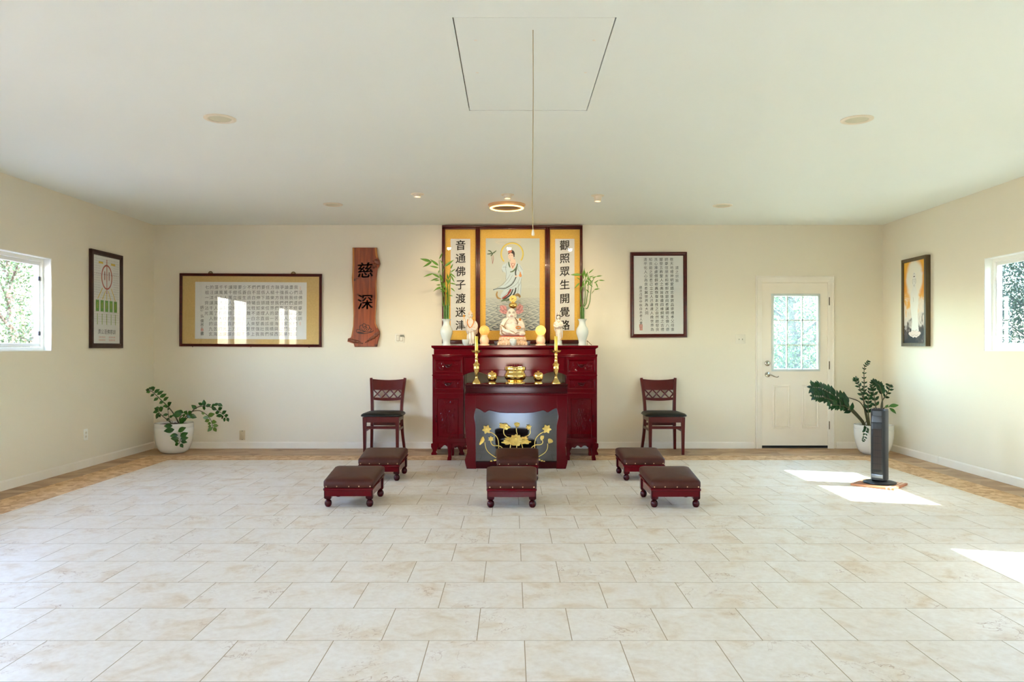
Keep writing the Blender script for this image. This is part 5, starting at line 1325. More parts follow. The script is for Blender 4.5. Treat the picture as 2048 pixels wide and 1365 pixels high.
# laughing figure in the middle
t, k = statue('laughing_buddha_statue', 'large ivory porcelain seated smiling statue at the altar centre', 1025, 9.17)
m = MB(); R = []
for z, w, d in ((0, 60, 40), (1, 61, 41), (6, 59, 40), (9, 55, 38), (10, 56, 38), (14, 54, 37), (17.4, 52, 36)): R.append([(a * k, b * k, z * k) for a, b in rrect(w, d, 10, 5)])
m.loft(R)
for row, (z, w, n) in enumerate(((3.2, 59.5, 11), (12.5, 54.5, 10))):
    for j in range(n):
        x = -w / 2 + w * (j + 0.5) / n; dd = (40 if row == 0 else 37) / 2
        m.ball((x * k, -dd * k, z * k), (w / n * 0.5 * k, 1.2 * k, 3.2 * k), 8, 6)
m.build('lotus_base', M('ivory gilt base', (232, 210, 188), 0.25, coat=0.5, var=(90, (206, 158, 110), 0.2)), t)
R = [[(a * k, b * k, z * k) for a, b in rrect(51, 35, 9, 5)] for z in (17.4, 18.6)]; MB().loft(R).build('red_band', M('red band', (196, 70, 48), 0.4), t)
m = MB()
for c, r in (((0, 1, 33), (18, 12.5, 14)), ((0, -4, 32), (15, 10.5, 11.5)), ((0, 2, 46), (15, 9.5, 10)), ((0, -2, 24), (25, 15, 6)), ((-14, 2, 47), (8, 8, 8)), ((14, 2, 47), (8, 8, 8)), ((-20, 2, 33), (6, 9, 15)), ((20, 2, 33), (6, 9, 15)), ((-18, -8, 24), (8, 8, 5.5)), ((18, -8, 24), (8, 8, 5.5)),
             ((-2, 0, 65), (8.6, 8.6, 10.2)), ((-2, -2.5, 60), (8.2, 7, 6)), ((-2, 0, 54), (8, 7, 4)), ((-2, -8.6, 61.8), (1.5, 1.6, 1.5)), ((-10.6, 0, 61), (1.6, 2, 6.5)), ((6.6, 0, 61), (1.6, 2, 6.5)), ((-6, -7.4, 46.5), (4.5, 2, 3.4)), ((6, -7.4, 46.5), (4.5, 2, 3.4))): sb(m, k, c, r)
stube(m, k, [(-18, -2, 46), (-21, -6, 37), (-17, -13, 31), (-10, -16, 28), (-5, -16.5, 26)], 4.0); stube(m, k, [(18, -2, 46), (20.5, -7, 38), (17, -13, 37), (14, -15, 41)], [4.2] * 8 + [3.4] * 8)
sb(m, k, (13.5, -15.5, 42.5), (3.6, 2.6, 3.4)); sb(m, k, (-4, -16.5, 25.6), (4, 2.4, 2.4))
for j in range(4): stube(m, k, [(11.6 + 1.5 * j, -17, 44), (11.4 + 1.5 * j, -18.6, 42.6), (11.6 + 1.5 * j, -17.6, 40.8)], 0.85)
for j in range(4): stube(m, k, [(-5 + 0.4 * j, -17, 27 - 1.1 * j), (-2 + 0.4 * j, -18.4, 26.8 - 1.1 * j), (0.4 + 0.2 * j, -18, 26.0 - 1.1 * j)], 0.8)
blob(m, 'body', m_ivory, t, 0.85 * k, 3)
m = MB()
stube(m, k, [(-22.5, -8, 41), (-17, -12, 37.4), (-13, -15.6, 33.6)], 0.8); stube(m, k, [(-23, -9, 38), (-21.5, -12.5, 34), (-19, -14.5, 31.6), (-14, -16.6, 32.4)], 0.9); stube(m, k, [(-21, -14.6, 31), (-21.6, -15, 27), (-20, -16, 23.6), (-16, -16.6, 22.4)], 0.9)
stube(m, k, [(-15, -16.8, 32), (-6, -15.4, 30), (2, -15.4, 27), (6, -16.6, 23)], 0.6); stube(m, k, [(6, -16.6, 23), (9, -16.6, 25.6), (14, -16.2, 26)], 0.5)
stube(m, k, [(-8, -5.6, 53), (-12, -7.4, 48), (-15, -8.6, 42), (-16.4, -9.6, 38)], 0.45); stube(m, k, [(8, -5.6, 53), (11.6, -7.4, 47), (12, -9.6, 40), (9.6, -13.6, 33)], 0.45); stube(m, k, [(-6, -9.4, 38.6), (0, -11, 37.4), (7, -9.6, 38.6)], 0.3); stube(m, k, [(22, -7, 40), (24, -6, 30), (23, -10, 22)], 0.5)
m.build('robe_trim', M('brown gilt trim', (142, 106, 70), 0.35), t)
m = MB()
for q in range(26):
    u = q / 25; a = PI * (0.9 - 2.0 * u) ; p = Vector((11.5 + 4.6 * math.sin(u * 2 * PI) * 1.0, -18.4, 38 - 5 * (1 - math.cos(u * 2 * PI)) * 0.5 )); sb(m, k, p, 0.95)
m.build('beads', m_orange, t)
m = MB(); stube(m, k, [(5, -9, 56), (7, -11, 52), (9.5, -14, 47), (10, -17, 42)], 1.0); m.build('strap', M('brown strap', (104, 78, 60), 0.5), t)
m = MB(); sb(m, k, (-6, -16.4, 24.2), (3, 1, 1.9)); m.build('robe_flower', m_orange, t); m = MB(); sb(m, k, (15, -5.2, 52), (2.4, 1.2, 2.6)); m.build('robe_flower', m_orange, t)
m = MB()
for s in (-1, 1):
    stube(m, k, [(-2 + s * 2.2, -8.5, 66.4), (-2 + s * 4.2, -8.0, 67.4), (-2 + s * 6.4, -6.4, 66.4)], 0.42); stube(m, k, [(-2 + s * 2.2, -8.7, 64.2), (-2 + s * 3.8, -8.4, 64.9), (-2 + s * 5.6, -7.4, 64.2)], 0.36)
m.build('eyes', M('painted brow', (96, 84, 76), 0.5), t)
m = MB(); stube(m, k, [(-4.4, -9.1, 59.2), (-2, -9.9, 58.5), (0.4, -9.1, 59.2)], [0.5] * 4 + [0.95] * 3 + [0.5] * 4 if False else 0.75); m.build('mouth', M('painted lips', (168, 98, 84), 0.4), t)

# monk with raised fan, left
t, k = statue('monk_statue', 'ivory porcelain standing monk statue with amber beads, left on the altar', 941, 9.2)
m = MB()
for c, r in (((1, 0, 5), (9, 6.5, 5.5)), ((1.5, 0, 16), (9.6, 7, 12)), ((1, 0, 32), (10.5, 7.5, 13)), ((1, 0, 44), (9.8, 6.5, 9)), ((0, -0.5, 60), (4.4, 4.8, 5.8)), ((0, 0, 53), (3, 3, 4)), ((0, -5, 59.4), (0.9, 1, 1.1)), ((-4.3, 0, 59), (0.8, 1.2, 2)), ((4.3, 0, 59), (0.8, 1.2, 2)), ((11, 0, 30), (4, 5, 8))): sb(m, k, c, r)
stube(m, k, [(8, 0, 48), (12, -2, 40), (10, -6, 33), (4, -8, 34)], 3.4); stube(m, k, [(-7, 0, 48), (-11, -2, 41), (-12, -4, 47), (-12.5, -4.5, 53)], [3.4] * 6 + [2.4] * 10); sb(m, k, (3.4, -8.6, 34.4), (2.2, 1.8, 2)); sb(m, k, (-12.6, -4.8, 54), (1.9, 1.6, 2))
for j in range(4): stube(m, k, [(2.4, -9.4, 36 - 0.9 * j), (0.8, -10.2, 35.4 - 0.9 * j), (-0.4, -9.6, 34.8 - 0.9 * j)], 0.55)
for j in range(4): stube(m, k, [(-13.8 + 0.8 * j, -5.6, 55), (-13.8 + 0.8 * j, -6.4, 56.4), (-13.6 + 0.8 * j, -5.8, 57.4)], 0.5)
for x in (-4, -1, 3, 6, 9): stube(m, k, [(x * 0.8 + 1, -6.2, 28), (x + 1, -6.8, 16), (x * 1.1 + 1, -6.0, 3)], 0.9)
blob(m, 'body', m_ivory, t, 0.7 * k, 2)
MB().lathe([(4.6 * k, 62.4 * k), (4.7 * k, 63.6 * k), (4.0 * k, 65.4 * k), (2.2 * k, 67.4 * k), (1.5 * k, 69.6 * k), (0.3 * k, 70.6 * k)], 16).build('cap', M('pink ivory cap', (228, 196, 172), 0.3, coat=0.4), t)
m = MB(); pts = spline([(-5.4, -2, 52), (-6.2, -6, 46), (-3.6, -8.6, 39), (0.4, -9.2, 35.6), (4, -8.6, 40), (6.6, -6, 46.6), (6, -2, 52)], 5)
for p in pts: sb(m, k, p, 0.95)
m.build('beads', m_orange, t)
m = MB(); stube(m, k, [(-13, -6, 50), (-12.4, -6.4, 57)], 0.5); sb(m, k, (-12.6, -6, 58.6), (2.4, 0.5, 3)); m.build('hand_fan', m_goldtrim, t)
m = MB()
for pts in ([(7, -5, 50), (11, -5.4, 43), (12, -6.4, 36)], [(5.6, -7.2, 33), (8.4, -7.4, 24), (7.4, -7, 10)], [(-6, -6.4, 44), (-7.4, -7, 34), (-6.6, -7.2, 26)], [(-3, -7.6, 30), (-4.4, -7.4, 18), (-3, -6.8, 6)], [(1.4, -7.8, 30), (2, -7.8, 18), (3, -7, 5)], [(8, -8, 31), (12, -7, 27), (13.6, -4.6, 23)], [(-8, -5, 28), (-2, -8, 26.6), (6, -7.8, 27.6)]): stube(m, k, pts, 0.34)
m.build('fold_shade_lines', M('taupe fold shade', (168, 146, 122), 0.4), t)  # thin taupe strokes drawn as shadow lines along the robe folds
m = MB()
for s in (-1, 1): stube(m, k, [(s * 1.0, -5.0, 61.6), (s * 2.4, -4.7, 62.0), (s * 3.4, -3.8, 61.4)], 0.3); sb(m, k, (s * 1.9, -4.8, 60.4), (0.7, 0.3, 0.35))
m.build('eyes', M('painted eye', (70, 52, 42), 0.5), t)
m = MB(); sb(m, k, (0, -4.9, 57), (1.3, 0.5, 0.5)); m.build('mouth', M('painted lips 2', (176, 110, 92), 0.4), t)
m = MB(); sb(m, k, (0, -4.0, 60), (0.1, 0.1, 0.1)); m.bm.free()
# slender robed lady, right
t, k = statue('robed_lady_statue', 'slender ivory porcelain robed lady statue, right on the altar', 1117, 9.2)
MB().lathe([(7.6 * k, 0), (8.2 * k, 1.5 * k), (6.6 * k, 4 * k), (6.8 * k, 7 * k), (6 * k, 10 * k)], 22, lobes=8, amp=0.05).build('base', m_porc, t)
m = MB()
for c, r in (((0, 0, 13), (6.2, 5.4, 8)), ((0, 0, 26), (6.4, 5.4, 13)), ((0, 0, 40), (7.6, 5.6, 9)), ((0, 0, 47), (6.6, 4.6, 5.5)), ((0, -0.4, 57), (3.6, 4, 4.9)), ((0, 0, 51.5), (2, 2, 3)), ((0, -4.3, 56.4), (0.7, 0.8, 0.9)), ((6.4, 1, 26), (2.8, 3.4, 12)), ((-6.4, 1, 36), (2.6, 3.4, 8))): sb(m, k, c, r)
stube(m, k, [(-6, 0, 47), (-8, -3, 40), (-4, -6.4, 37), (-0.6, -7, 38.6)], 2.4); stube(m, k, [(6, 0, 47), (8, -3, 41), (4, -6.4, 39.4), (1, -7, 39.8)], 2.4); sb(m, k, (0, -7.2, 40), (1.6, 1.4, 2.2))
for j in range(4): stube(m, k, [(-0.9 + 0.6 * j, -8.0, 39), (-0.9 + 0.6 * j, -8.3, 41), (-0.8 + 0.55 * j, -8.0, 43)], 0.42)
for x in (-4, -1.5, 1, 3.6): stube(m, k, [(x * 0.8, -5.6, 32), (x * 1.1, -5.6, 20), (x * 1.2, -5.2, 9)], 0.7)
blob(m, 'body', m_ivory, t, 0.6 * k, 2)
m = MB(); sb(m, k, (0, 0.6, 59.4), (4.1, 4.2, 3.6)); sb(m, k, (0, 1.4, 56), (4.2, 3.2, 5)); m.build('hair', M('painted black hair', (44, 34, 30), 0.35), t)
m = MB(); sb(m, k, (0, -0.6, 63), (3.6, 3.2, 3.0)); sb(m, k, (0, -1, 66), (1.6, 1.6, 2.4)); m.build('hood', m_ivory, t)
m = MB()
for s in (-1, 1): stube(m, k, [(s * 0.7, -4.2, 57.8), (s * 1.6, -4.1, 58.1), (s * 2.5, -3.4, 57.8)], 0.24)
m.build('eyes', M('painted eye 2', (84, 60, 50), 0.5), t)
m = MB(); sb(m, k, (0, -4.1, 54.4), (0.8, 0.4, 0.4)); m.build('mouth', M('painted lips 3', (190, 110, 96), 0.4), t)
m = MB(); stube(m, k, [(-7.6, -4, 44), (-8.6, -4.6, 38), (-6, -7, 35.6), (-1, -7.8, 36.8)], 0.5); stube(m, k, [(4.4, -5.4, 26), (5.4, -5.6, 16), (3, -6, 10)], 0.45); stube(m, k, [(-2.4, -5.2, 49), (0, -6, 46.4), (2.4, -5.2, 49)], 0.4); m.build('robe_trim', m_goldtrim, t)

# globe lamps
def globe_lamp(px, label, es):
    loc, k = on_altar(px, 9.12); t = thing('globe_lamp', label, 'lamp', loc, 0, 'round stone lamps on the altar')
    m = M('glowing stone globe', (226, 168, 92), 0.4, emit=(255, 190, 96), es=es, var=(60, (200, 132, 64), 0.25))
    MB().lathe([(10.4 * k, 0), (10.6 * k, 1.2 * k), (10.2 * k, 2.6 * k), (7.6 * k, 3.6 * k), (9.0 * k, 6 * k), (9.4 * k, 9 * k), (9.0 * k, 13 * k), (7.4 * k, 16 * k), (6.2 * k, 18 * k), (6.6 * k, 20.4 * k), (6.2 * k, 21 * k)], 30).build('base', M('peach stone base', (240, 206, 170), 0.35, coat=0.3, sub=0.2), t)
    MB().ball((0, 0, 30.2 * k), 10.4 * k, 28, 18).build('globe', m, t)
    return t
globe_lamp(968.7, 'round peach glowing lamp left of the seated statue', 0.05)
globe_lamp(1081.4, 'brighter round yellow glowing lamp right of the seated statue', 0.13)
# covered cups
CP = [(4.2, 0), (4.4, 1.0), (5.6, 2.0), (7.2, 7), (7.7, 11), (7.9, 12.2)]
def cup(px, Y, label, s=1.0, mat=None, lid=True):
    loc, k = on_altar(px, Y); t = thing('porcelain_cup', label, 'cup', loc, 0, 'porcelain cups on the altar'); k *= s
    MB().lathe([(r * k, z * k) for r, z in CP] + [(7.3 * k, 12 * k), (6.6 * k, 8 * k), (0.2 * k, 3 * k)], 26).build('bowl', mat or m_porc, t)
    if lid: MB().lathe([(7.6 * k, 12.4 * k), (6.4 * k, 14 * k), (2.2 * k, 15.2 * k), (1.4 * k, 15.6 * k), (2.0 * k, 16.8 * k), (0.3 * k, 17.2 * k)], 26).build('lid', mat or m_porc, t)
m_bw = M('blue patterned porcelain', (206, 212, 218), 0.15, coat=0.5, var=(70, (96, 110, 150), 0.15))
cup(931.5, 9.0, 'white cup in front of the standing monk statue', 1.0, None, False)
cup(1026.3, 8.995, 'white lidded cup in front of the seated statue', 0.95)
cup(1055.5, 9.37, 'blue patterned cup behind the right corner of the seated statue', 0.72, m_bw, False)
cup(993.5, 9.37, 'blue patterned cup behind the left corner of the seated statue', 0.72, m_bw, False)
# golden lamp behind the statue
loc, k = on_altar(1026, 9.385); t = thing('golden_altar_lamp', 'tall golden altar lamp with round disc behind the seated statue', 'lamp', loc)
MB().lathe([(9 * k, 0), (9 * k, 2 * k), (5 * k, 5 * k), (2.2 * k, 10 * k), (1.8 * k, 40 * k), (2.6 * k, 60 * k), (1.6 * k, 72 * k), (2 * k, 74 * k)], 20).build('stem', m_brass, t)
MB().lathe([(2 * k, 74 * k), (6 * k, 75.5 * k), (8.4 * k, 79 * k), (8.6 * k, 82 * k), (6.6 * k, 85.4 * k), (3 * k, 86.4 * k), (0.8 * k, 88 * k)], 26).build('bowl', m_brass, t)
m = MB().lathe([(6.8 * k, -0.6 * k), (7.2 * k, 0), (6.8 * k, 0.6 * k)], 30); m.xform(Matrix.Translation((0, 0, 93.6 * k)) @ Matrix.Rotation(PI / 2, 4, 'X')).build('disc', m_gold, t)
m = MB(); r = random.Random(2)
for q in range(16): a = r.uniform(0, 6.28); d = r.uniform(0.5, 5.4); m.ball((d * k * math.cos(a), -0.9 * k, 93.6 * k + d * k * math.sin(a)), (0.6 * k, 0.35 * k, 0.6 * k), 6, 4)
m.build('disc_pattern', m_brass_dk, t)
# stick leaning by the right vase
loc, k = on_altar(1179, 9.1); t = thing('thin_stick', 'thin brown stick leaning at the right end of the altar', 'stick', loc)
m = MB().tube([(-4.6 * k, 0.0, 9.6 * k), (4.2 * k, -0.02, 0.8 * k)], 0.6 * k, 6); m.tube([(-6 * k, 0, 8.6 * k), (-4.6 * k, 0, 9.6 * k), (-3.2 * k, 0, 8.8 * k)], 0.5 * k, 6).tube([(-4.6 * k, 0.004, 9.6 * k), (-4.2 * k, 0.004, 0.3 * k)], 0.4 * k, 5); m.build('rod', M('brown stick', (96, 74, 48), 0.6), t)

# ------------------------------------------------------------------ things on the offering table
YO = 7.99; kO = YO / F
CS = [(8.8, 0.3), (8.9, 1.2), (8.2, 2.4), (7.0, 4.6), (5.6, 6.4), (3.6, 9.8), (2.6, 12.6), (3.1, 14.2), (2.4, 15.6), (2.9, 16.6), (2.4, 17.2), (3.3, 18.6), (4.6, 25), (5.4, 28.4), (5.9, 29.4), (5.8, 32), (5.4, 33), (6.0, 35.8), (6.4, 37), (6.9, 38.2), (7.0, 38.8), (5.0, 40), (3.5, 41.6), (2.9, 45), (2.8, 47.2), (3.9, 48.4), (2.8, 49.6), (2.5, 53.6), (3.2, 56.4), (3.3, 58.8), (2.6, 60.2), (4.4, 61.4), (5.0, 62)]
def candlestick(px, label, clabel):
    p = at(px, 0, YO); t = thing('candlestick', label, 'candlestick', (p.x, YO, TZ), 0, 'brass candlesticks')
    MB().lathe([(9.4 * kO, 0), (8.8 * kO, 0.3 * kO)] + [(r * kO, z * kO) for r, z in CS], 28).build('stem', m_brass, t)
    m = MB(); R = []
    for r, z in ((4.6, 61.6), (7.6, 62.8), (9.2, 65.2), (9.6, 66.2), (9.0, 65.6), (7.2, 63.8), (4.2, 63.2)): R.append([(r * kO * (1 + 0.1 * math.cos(8 * q * 2 * PI / 48) * r / 9) * math.cos(q * 2 * PI / 48), r * kO * (1 + 0.1 * math.cos(8 * q * 2 * PI / 48) * r / 9) * math.sin(q * 2 * PI / 48), z * kO) for q in range(48)])
    m.loft(R).build('drip_dish', m_brass, t)
    MB().lathe([(3.9 * kO, 63.2 * kO), (3.9 * kO, 64.6 * kO), (2 * kO, 64.7 * kO)], 20, cap0=True).build('socket', m_brass, t)
    c = thing('candle', clabel, 'candle', (p.x, YO, TZ + 64.75 * kO), 0, 'gold candles')
    MB().lathe([(3.3 * kO, 0), (3.35 * kO, 1 * kO), (3.2 * kO, 29.4 * kO), (3.0 * kO, 30 * kO), (0.5 * kO, 29.2 * kO)], 20).build('wax', M('gold wax', (222, 190, 84), 0.28, metal=0.6), c)
    MB().tube([(0, 0, 29 * kO), (0.2 * kO, 0, 31.2 * kO)], 0.35 * kO, 6).build('wick', m_black, c)
candlestick(953.0, 'tall brass candlestick at the left end of the offering table', 'gold candle standing in the left candlestick')
candlestick(1111.9, 'tall brass candlestick at the right end of the offering table', 'gold candle standing in the right candlestick')
p = at(1030.5, 0, YO + 0.03); t = thing('incense_burner', 'round polished brass incense burner at the middle of the offering table', 'incense burner', (p.x, YO + 0.03, TZ))
MB().lathe([(r * kO, z * kO) for r, z in ((18.8, 0), (19, 1), (18.4, 2.4), (15.6, 4), (15, 5), (17, 6.6), (20.4, 10), (22.2, 14.4), (22, 17), (20, 20.4), (18.6, 22), (18.4, 24), (18.8, 25.6), (21, 26.4), (21.3, 27), (21.3, 33), (20.9, 33.6), (19.6, 33.6), (19.4, 31.4))], 44, cap1=False).build('vessel', m_brass, t)
MB().lathe([(19.5 * kO, 31.6 * kO), (10 * kO, 32.2 * kO), (0.2 * kO, 32.4 * kO)], 32, cap0=False).build('ash', M('grey ash', (120, 112, 104), 0.9), t)
m = MB()
for zz, rr_, n in ((2, 19, 40),):
    for q in range(n): a = 2 * PI * q / n; m.ball((rr_ * kO * math.cos(a), rr_ * kO * math.sin(a), zz * kO), (0.9 * kO, 0.9 * kO, 1.6 * kO), 6, 4)
m.build('beading', m_brass, t)
m_inc = M('red incense', (140, 24, 24), 0.7)
for i, (dx, dy, hh, lab) in enumerate(((-6.5, 0.01, 7, 'leftmost'), (-1.6, -0.01, 8, 'second'), (3.2, 0.015, 7.4, 'third'), (8, 0.0, 6.6, 'rightmost'))):
    o = MB().tube([(0, 0, 0), (0.1 * kO, 0, hh * kO)], 0.35 * kO, 6).build('incense_stick', m_inc, None, loc=(p.x + dx * kO, YO + 0.03 + dy, TZ + 32 * kO))
    tag(o, 'thin red incense stub standing in the brass incense burner, %s of four' % lab, 'incense', 'incense stubs in the burner')
def urn(px, label):
    p = at(px, 0, YO); t = thing('offering_urn', label, 'urn', (p.x, YO, TZ), 0, 'small lidded brass urns')
    MB().lathe([(r * kO, z * kO) for r, z in ((8.4, 0), (8.4, 1.2), (7.8, 2.6), (6.4, 4), (7, 5), (8.8, 9), (9.9, 13.4), (10, 16.4), (9.2, 19.2))], 30).build('vessel', m_brass, t)
    MB().lathe([(r * kO, z * kO) for r, z in ((9.3, 19.3), (9.0, 20), (7.4, 21.6), (4.4, 22.8), (1.4, 23.2), (1.2, 24), (2.9, 24.8), (2.7, 25.4), (0.3, 25.6))], 30).build('lid', m_brass, t)
urn(984.4, 'small brass urn left of the incense burner'); urn(1076.6, 'small brass urn right of the incense burner')
# ------------------------------------------------------------------ ceiling lamps over the altar
m_ring = M('warm light ring', (255, 214, 150), 0.4, emit=(255, 172, 78), es=0.85)
rt = thing('ring_light', 'glowing warm ring light on the ceiling above the triptych', 'ceiling light', (at(1013.5, 0, 8.17).x, 8.17, CH))
MB().lathe([(0.2, 0.0), (0.2, -0.006), (0.19, -0.010), (0.183, -0.022), (0.181, -0.034)], 48).build('base', M('tan lamp body', (206, 164, 116), 0.4), rt)
MB().lathe([(0.18, -0.034), (0.18, -0.040), (0.172, -0.044), (0.158, -0.042), (0.156, -0.034)], 64, cap0=False, cap1=False).build('light_ring', m_ring, rt)
MB().lathe([(0.158, -0.035), (0.0, -0.0355)], 48).build('centre_disc', M('bronze disc', (96, 64, 34), 0.5), rt)
m_bulb = M('lamp face', (255, 226, 180), 0.4, emit=(255, 205, 140), es=0.2)
for px, py, dep, lab in ((835, 388, 0.03, 'left'), (1015, 389.5, 0.04, 'middle'), (1195.5, 391, 0.06, 'right')):
    Y = F * (CH - EYE) / (HY - py); p = at(px, py, Y)
    t = thing('spotlight', 'small ceiling spotlight aimed at the altar, %s of the row of three' % lab, 'ceiling light', (p.x, Y, CH), 0, 'small spotlights in front of the altar')
    MB().lathe([(0.066, 0.0), (0.066, -0.005), (0.056, -0.009), (0.04, -0.006), (0.038, 0.0)], 28, cap0=False, cap1=False).build('trim_ring', m_disc_trim, t)
    MB().lathe([(0.04, -0.002), (0.036, -dep * 0.7), (0.033, -dep)], 22).build('lamp_head', m_disc_trim, t)
    MB().lathe([(0.028, -dep - 0.001), (0.0, -dep - 0.003)], 18).build('bulb', m_bulb, t)
    l = bpy.data.lights.new('spot_lamp', 'SPOT'); l.energy = 5.2; l.color = (1.0, 0.78, 0.5); l.spot_size = 1.5; l.spot_blend = 0.8; l.shadow_soft_size = 0.03
    o = bpy.data.objects.new('spot_lamp', l); COL.objects.link(o); o.parent = t; o.location = (0, 0.0, -dep - 0.012)
    d = Vector((at(1024, 0, 9).x * 0.6 - p.x * 0.6, 1.9, -1.25)); o.rotation_euler = d.to_track_quat('-Z', 'Y').to_euler()

# ------------------------------------------------------------------ plants
def pot(t, prof, n=40):
    MB().lathe(prof, n, cap1=False).build('pot', m_pot, t)
def zz_pot(px, py_bottom, half, prof_px, label, Y):
    p = at(px, 0, Y); k = Y / F
    t = thing('potted_plant', label, 'potted plant', (p.x, Y, 0))
    H_ = prof_px[-1][1]
    prof = [(r * k, z * k) for r, z in prof_px]; R = prof[-1][0]; top = prof[-1][1]
    prof += [(R - 0.012, top + 0.002), (R - 0.02, top - 0.01), (R - 0.026, top - 0.03)]
    pot(t, prof); MB().lathe([(R - 0.02, top - 0.02), (R * 0.5, top - 0.012), (0.0, top - 0.01)], 32, cap0=False).build('soil', m_soil, t)
    return t, top
def frond(t, path, r0, r1, leaves, mat, name='stem', lift=(0, -1, 0.25)):
    P = spline(path, 6); n = len(P)
    st = MB().tube(P, [r0 + (r1 - r0) * k / (n - 1) for k in range(n)], 7).build(name, m_stem, t)
    if leaves:
        f = MB()
        for a, b, w, nr in leaves: f.leaf(a, b, w, nr, fold=0.22, droop=0.06, n=6)
        f.build('foliage', mat, st, smooth=50)
    return st
def pinnate(path, t0, n, L, w, seed, spread=1.0, taper=0.45, side_vec=None):
    """paired leaves along a path"""
    P = spline(path, 10); rr = random.Random(seed); out = []
    for i in range(n):
        u = t0 + (1 - t0) * i / max(n - 1, 1); f = u * (len(P) - 1); k = min(int(f), len(P) - 2); c = P[k].lerp(P[k + 1], f - k)
        tn = (P[k + 1] - P[k]).normalized(); s0 = side_vec or tn.cross(Vector((0, -1, 0.2))); s0 = s0.normalized()
        l = L * (1 - taper * u) * rr.uniform(0.85, 1.1)
        for sg in (-1, 1):
            d = (s0 * sg * spread + tn * 0.75 + Vector((rr.gauss(0, 0.1), rr.gauss(-0.12, 0.2), rr.gauss(0.05, 0.12)))).normalized()
            out.append((c, c + d * l, w * l / L, (rr.gauss(0, 0.3), -1, 0.5 + rr.gauss(0, 0.2))))
    tn = (P[-1] - P[-4]).normalized(); out.append((P[-1], P[-1] + tn * L * 0.5, w * 0.5, (0, -1, 0.4)))
    return out
# left plant
YQ = 9.12
lt_, ltop = zz_pot(348, 909, 37, [(18.5, 0), (22, 1.5), (27, 5), (30, 10), (33.5, 20), (35.6, 31), (36.6, 42), (37.0, 51), (36.6, 51.6), (37.0, 52.4), (36.8, 60)], 'white pot with drooping leafy plant in the left corner', YQ)
LQ = px_map(270, 750, 7.583, YQ, lt_.location)
def LV(lst, dy=0.0, w=0.045, mat=None, seed=1):
    rr = random.Random(seed); out = []
    for (a, b, c, d) in lst:
        A = LQ(a, b, dy); B = LQ(c, d, dy + rr.uniform(-0.05, 0.03)); out.append((A, B, max((B - A).length * 0.5, 0.02) if w is None else min(w, (B - A).length * 0.52 + 0.008), (rr.gauss(0, 0.25), -1, rr.uniform(0.0, 0.5))))
    return out
def LPth(pts, d0=0.0, d1=0.0): 
    n = len(pts); return [LQ(u, v, d0 + (d1 - d0) * i / (n - 1)) for i, (u, v) in enumerate(pts)]
base = (665, 735)
frond(lt_, LPth([(668, 740), (600, 610), (520, 500), (400, 380), (310, 290), (240, 240), (170, 226)], 0, -0.02), 0.009, 0.0025, LV([(500, 455, 578, 413), (435, 392, 520, 336), (380, 342, 482, 290), (340, 305, 428, 243), (300, 275, 373, 218), (270, 245, 326, 184), (235, 225, 282, 177), (225, 232, 152, 232), (240, 255, 195, 266), (300, 292, 247, 327), (360, 346, 308, 392), (435, 396, 387, 438), (510, 490, 530, 440), (232, 220, 203, 188), (500, 470, 450, 478)], -0.01), m_leaf)
frond(lt_, LPth([(580, 745), (480, 660), (400, 585), (385, 540), (400, 505)], -0.02, -0.06), 0.006, 0.003, LV([(395, 545, 475, 498), (390, 545, 306, 568), (385, 530, 318, 500), (395, 570, 333, 668), (390, 505, 450, 490), (400, 500, 360, 490), (420, 600, 380, 640)], -0.05, 0.05), m_leaf)
frond(lt_, LPth([(540, 735), (505, 640), (490, 560), (470, 470)], 0.0, 0.03), 0.005, 0.002, LV([(495, 600, 430, 615), (508, 645, 568, 630), (500, 660, 465, 705), (485, 540, 500, 505), (480, 500, 440, 480)], 0.02, 0.035), m_leaf)
frond(lt_, LPth([(690, 735), (690, 690), (710, 640), (770, 600), (860, 570), (920, 590)], 0.0, -0.12), 0.008, 0.003, LV([(765, 590, 635, 602), (760, 565, 655, 560), (790, 570, 708, 530), (790, 570, 830, 545), (790, 630, 735, 745), (810, 640, 832, 690), (870, 600, 978, 642), (820, 600, 760, 620), (860, 580, 925, 540), (850, 590, 900, 650), (830, 600, 850, 530), (880, 575, 930, 610)], -0.1, 0.062), m_leaf)
frond(lt_, LPth([(720, 735), (800, 640), (900, 520), (1010, 478), (1130, 490), (1250, 550), (1340, 620), (1400, 690)], 0.0, 0.03), 0.008, 0.003, LV([(925, 522, 866, 458), (1015, 462, 952, 428), (1045, 480, 1030, 380), (1040, 470, 1028, 545), (1060, 482, 1138, 455), (1150, 490, 1222, 447), (1190, 470, 1250, 435), (1150, 500, 1218, 540), (1250, 535, 1328, 498), (1310, 592, 1383, 548), (1350, 632, 1418, 610), (1390, 655, 1422, 712), (1360, 652, 1328, 720), (1335, 632, 1283, 675), (1320, 620, 1238, 625), (1270, 572, 1190, 585), (1240, 440, 1312, 482)], 0.02, 0.055), m_leaf)
frond(lt_, LPth([(700, 735), (800, 620), (880, 560), (950, 540), (1030, 545), (1130, 602), (1200, 690), (1230, 795)], -0.02, -0.1), 0.007, 0.003, LV([(1150, 612, 1270, 580), (1160, 640, 1076, 642), (1180, 672, 1100, 700), (1200, 720, 1136, 738), (1205, 762, 1145, 782), (1222, 782, 1160, 845), (1236, 785, 1268, 858), (1222, 760, 1298, 765), (1205, 702, 1296, 704), (1100, 590, 1060, 560)], -0.09, 0.055), M('yellow green leaf', (84, 116, 26), 0.3, coat=0.3))
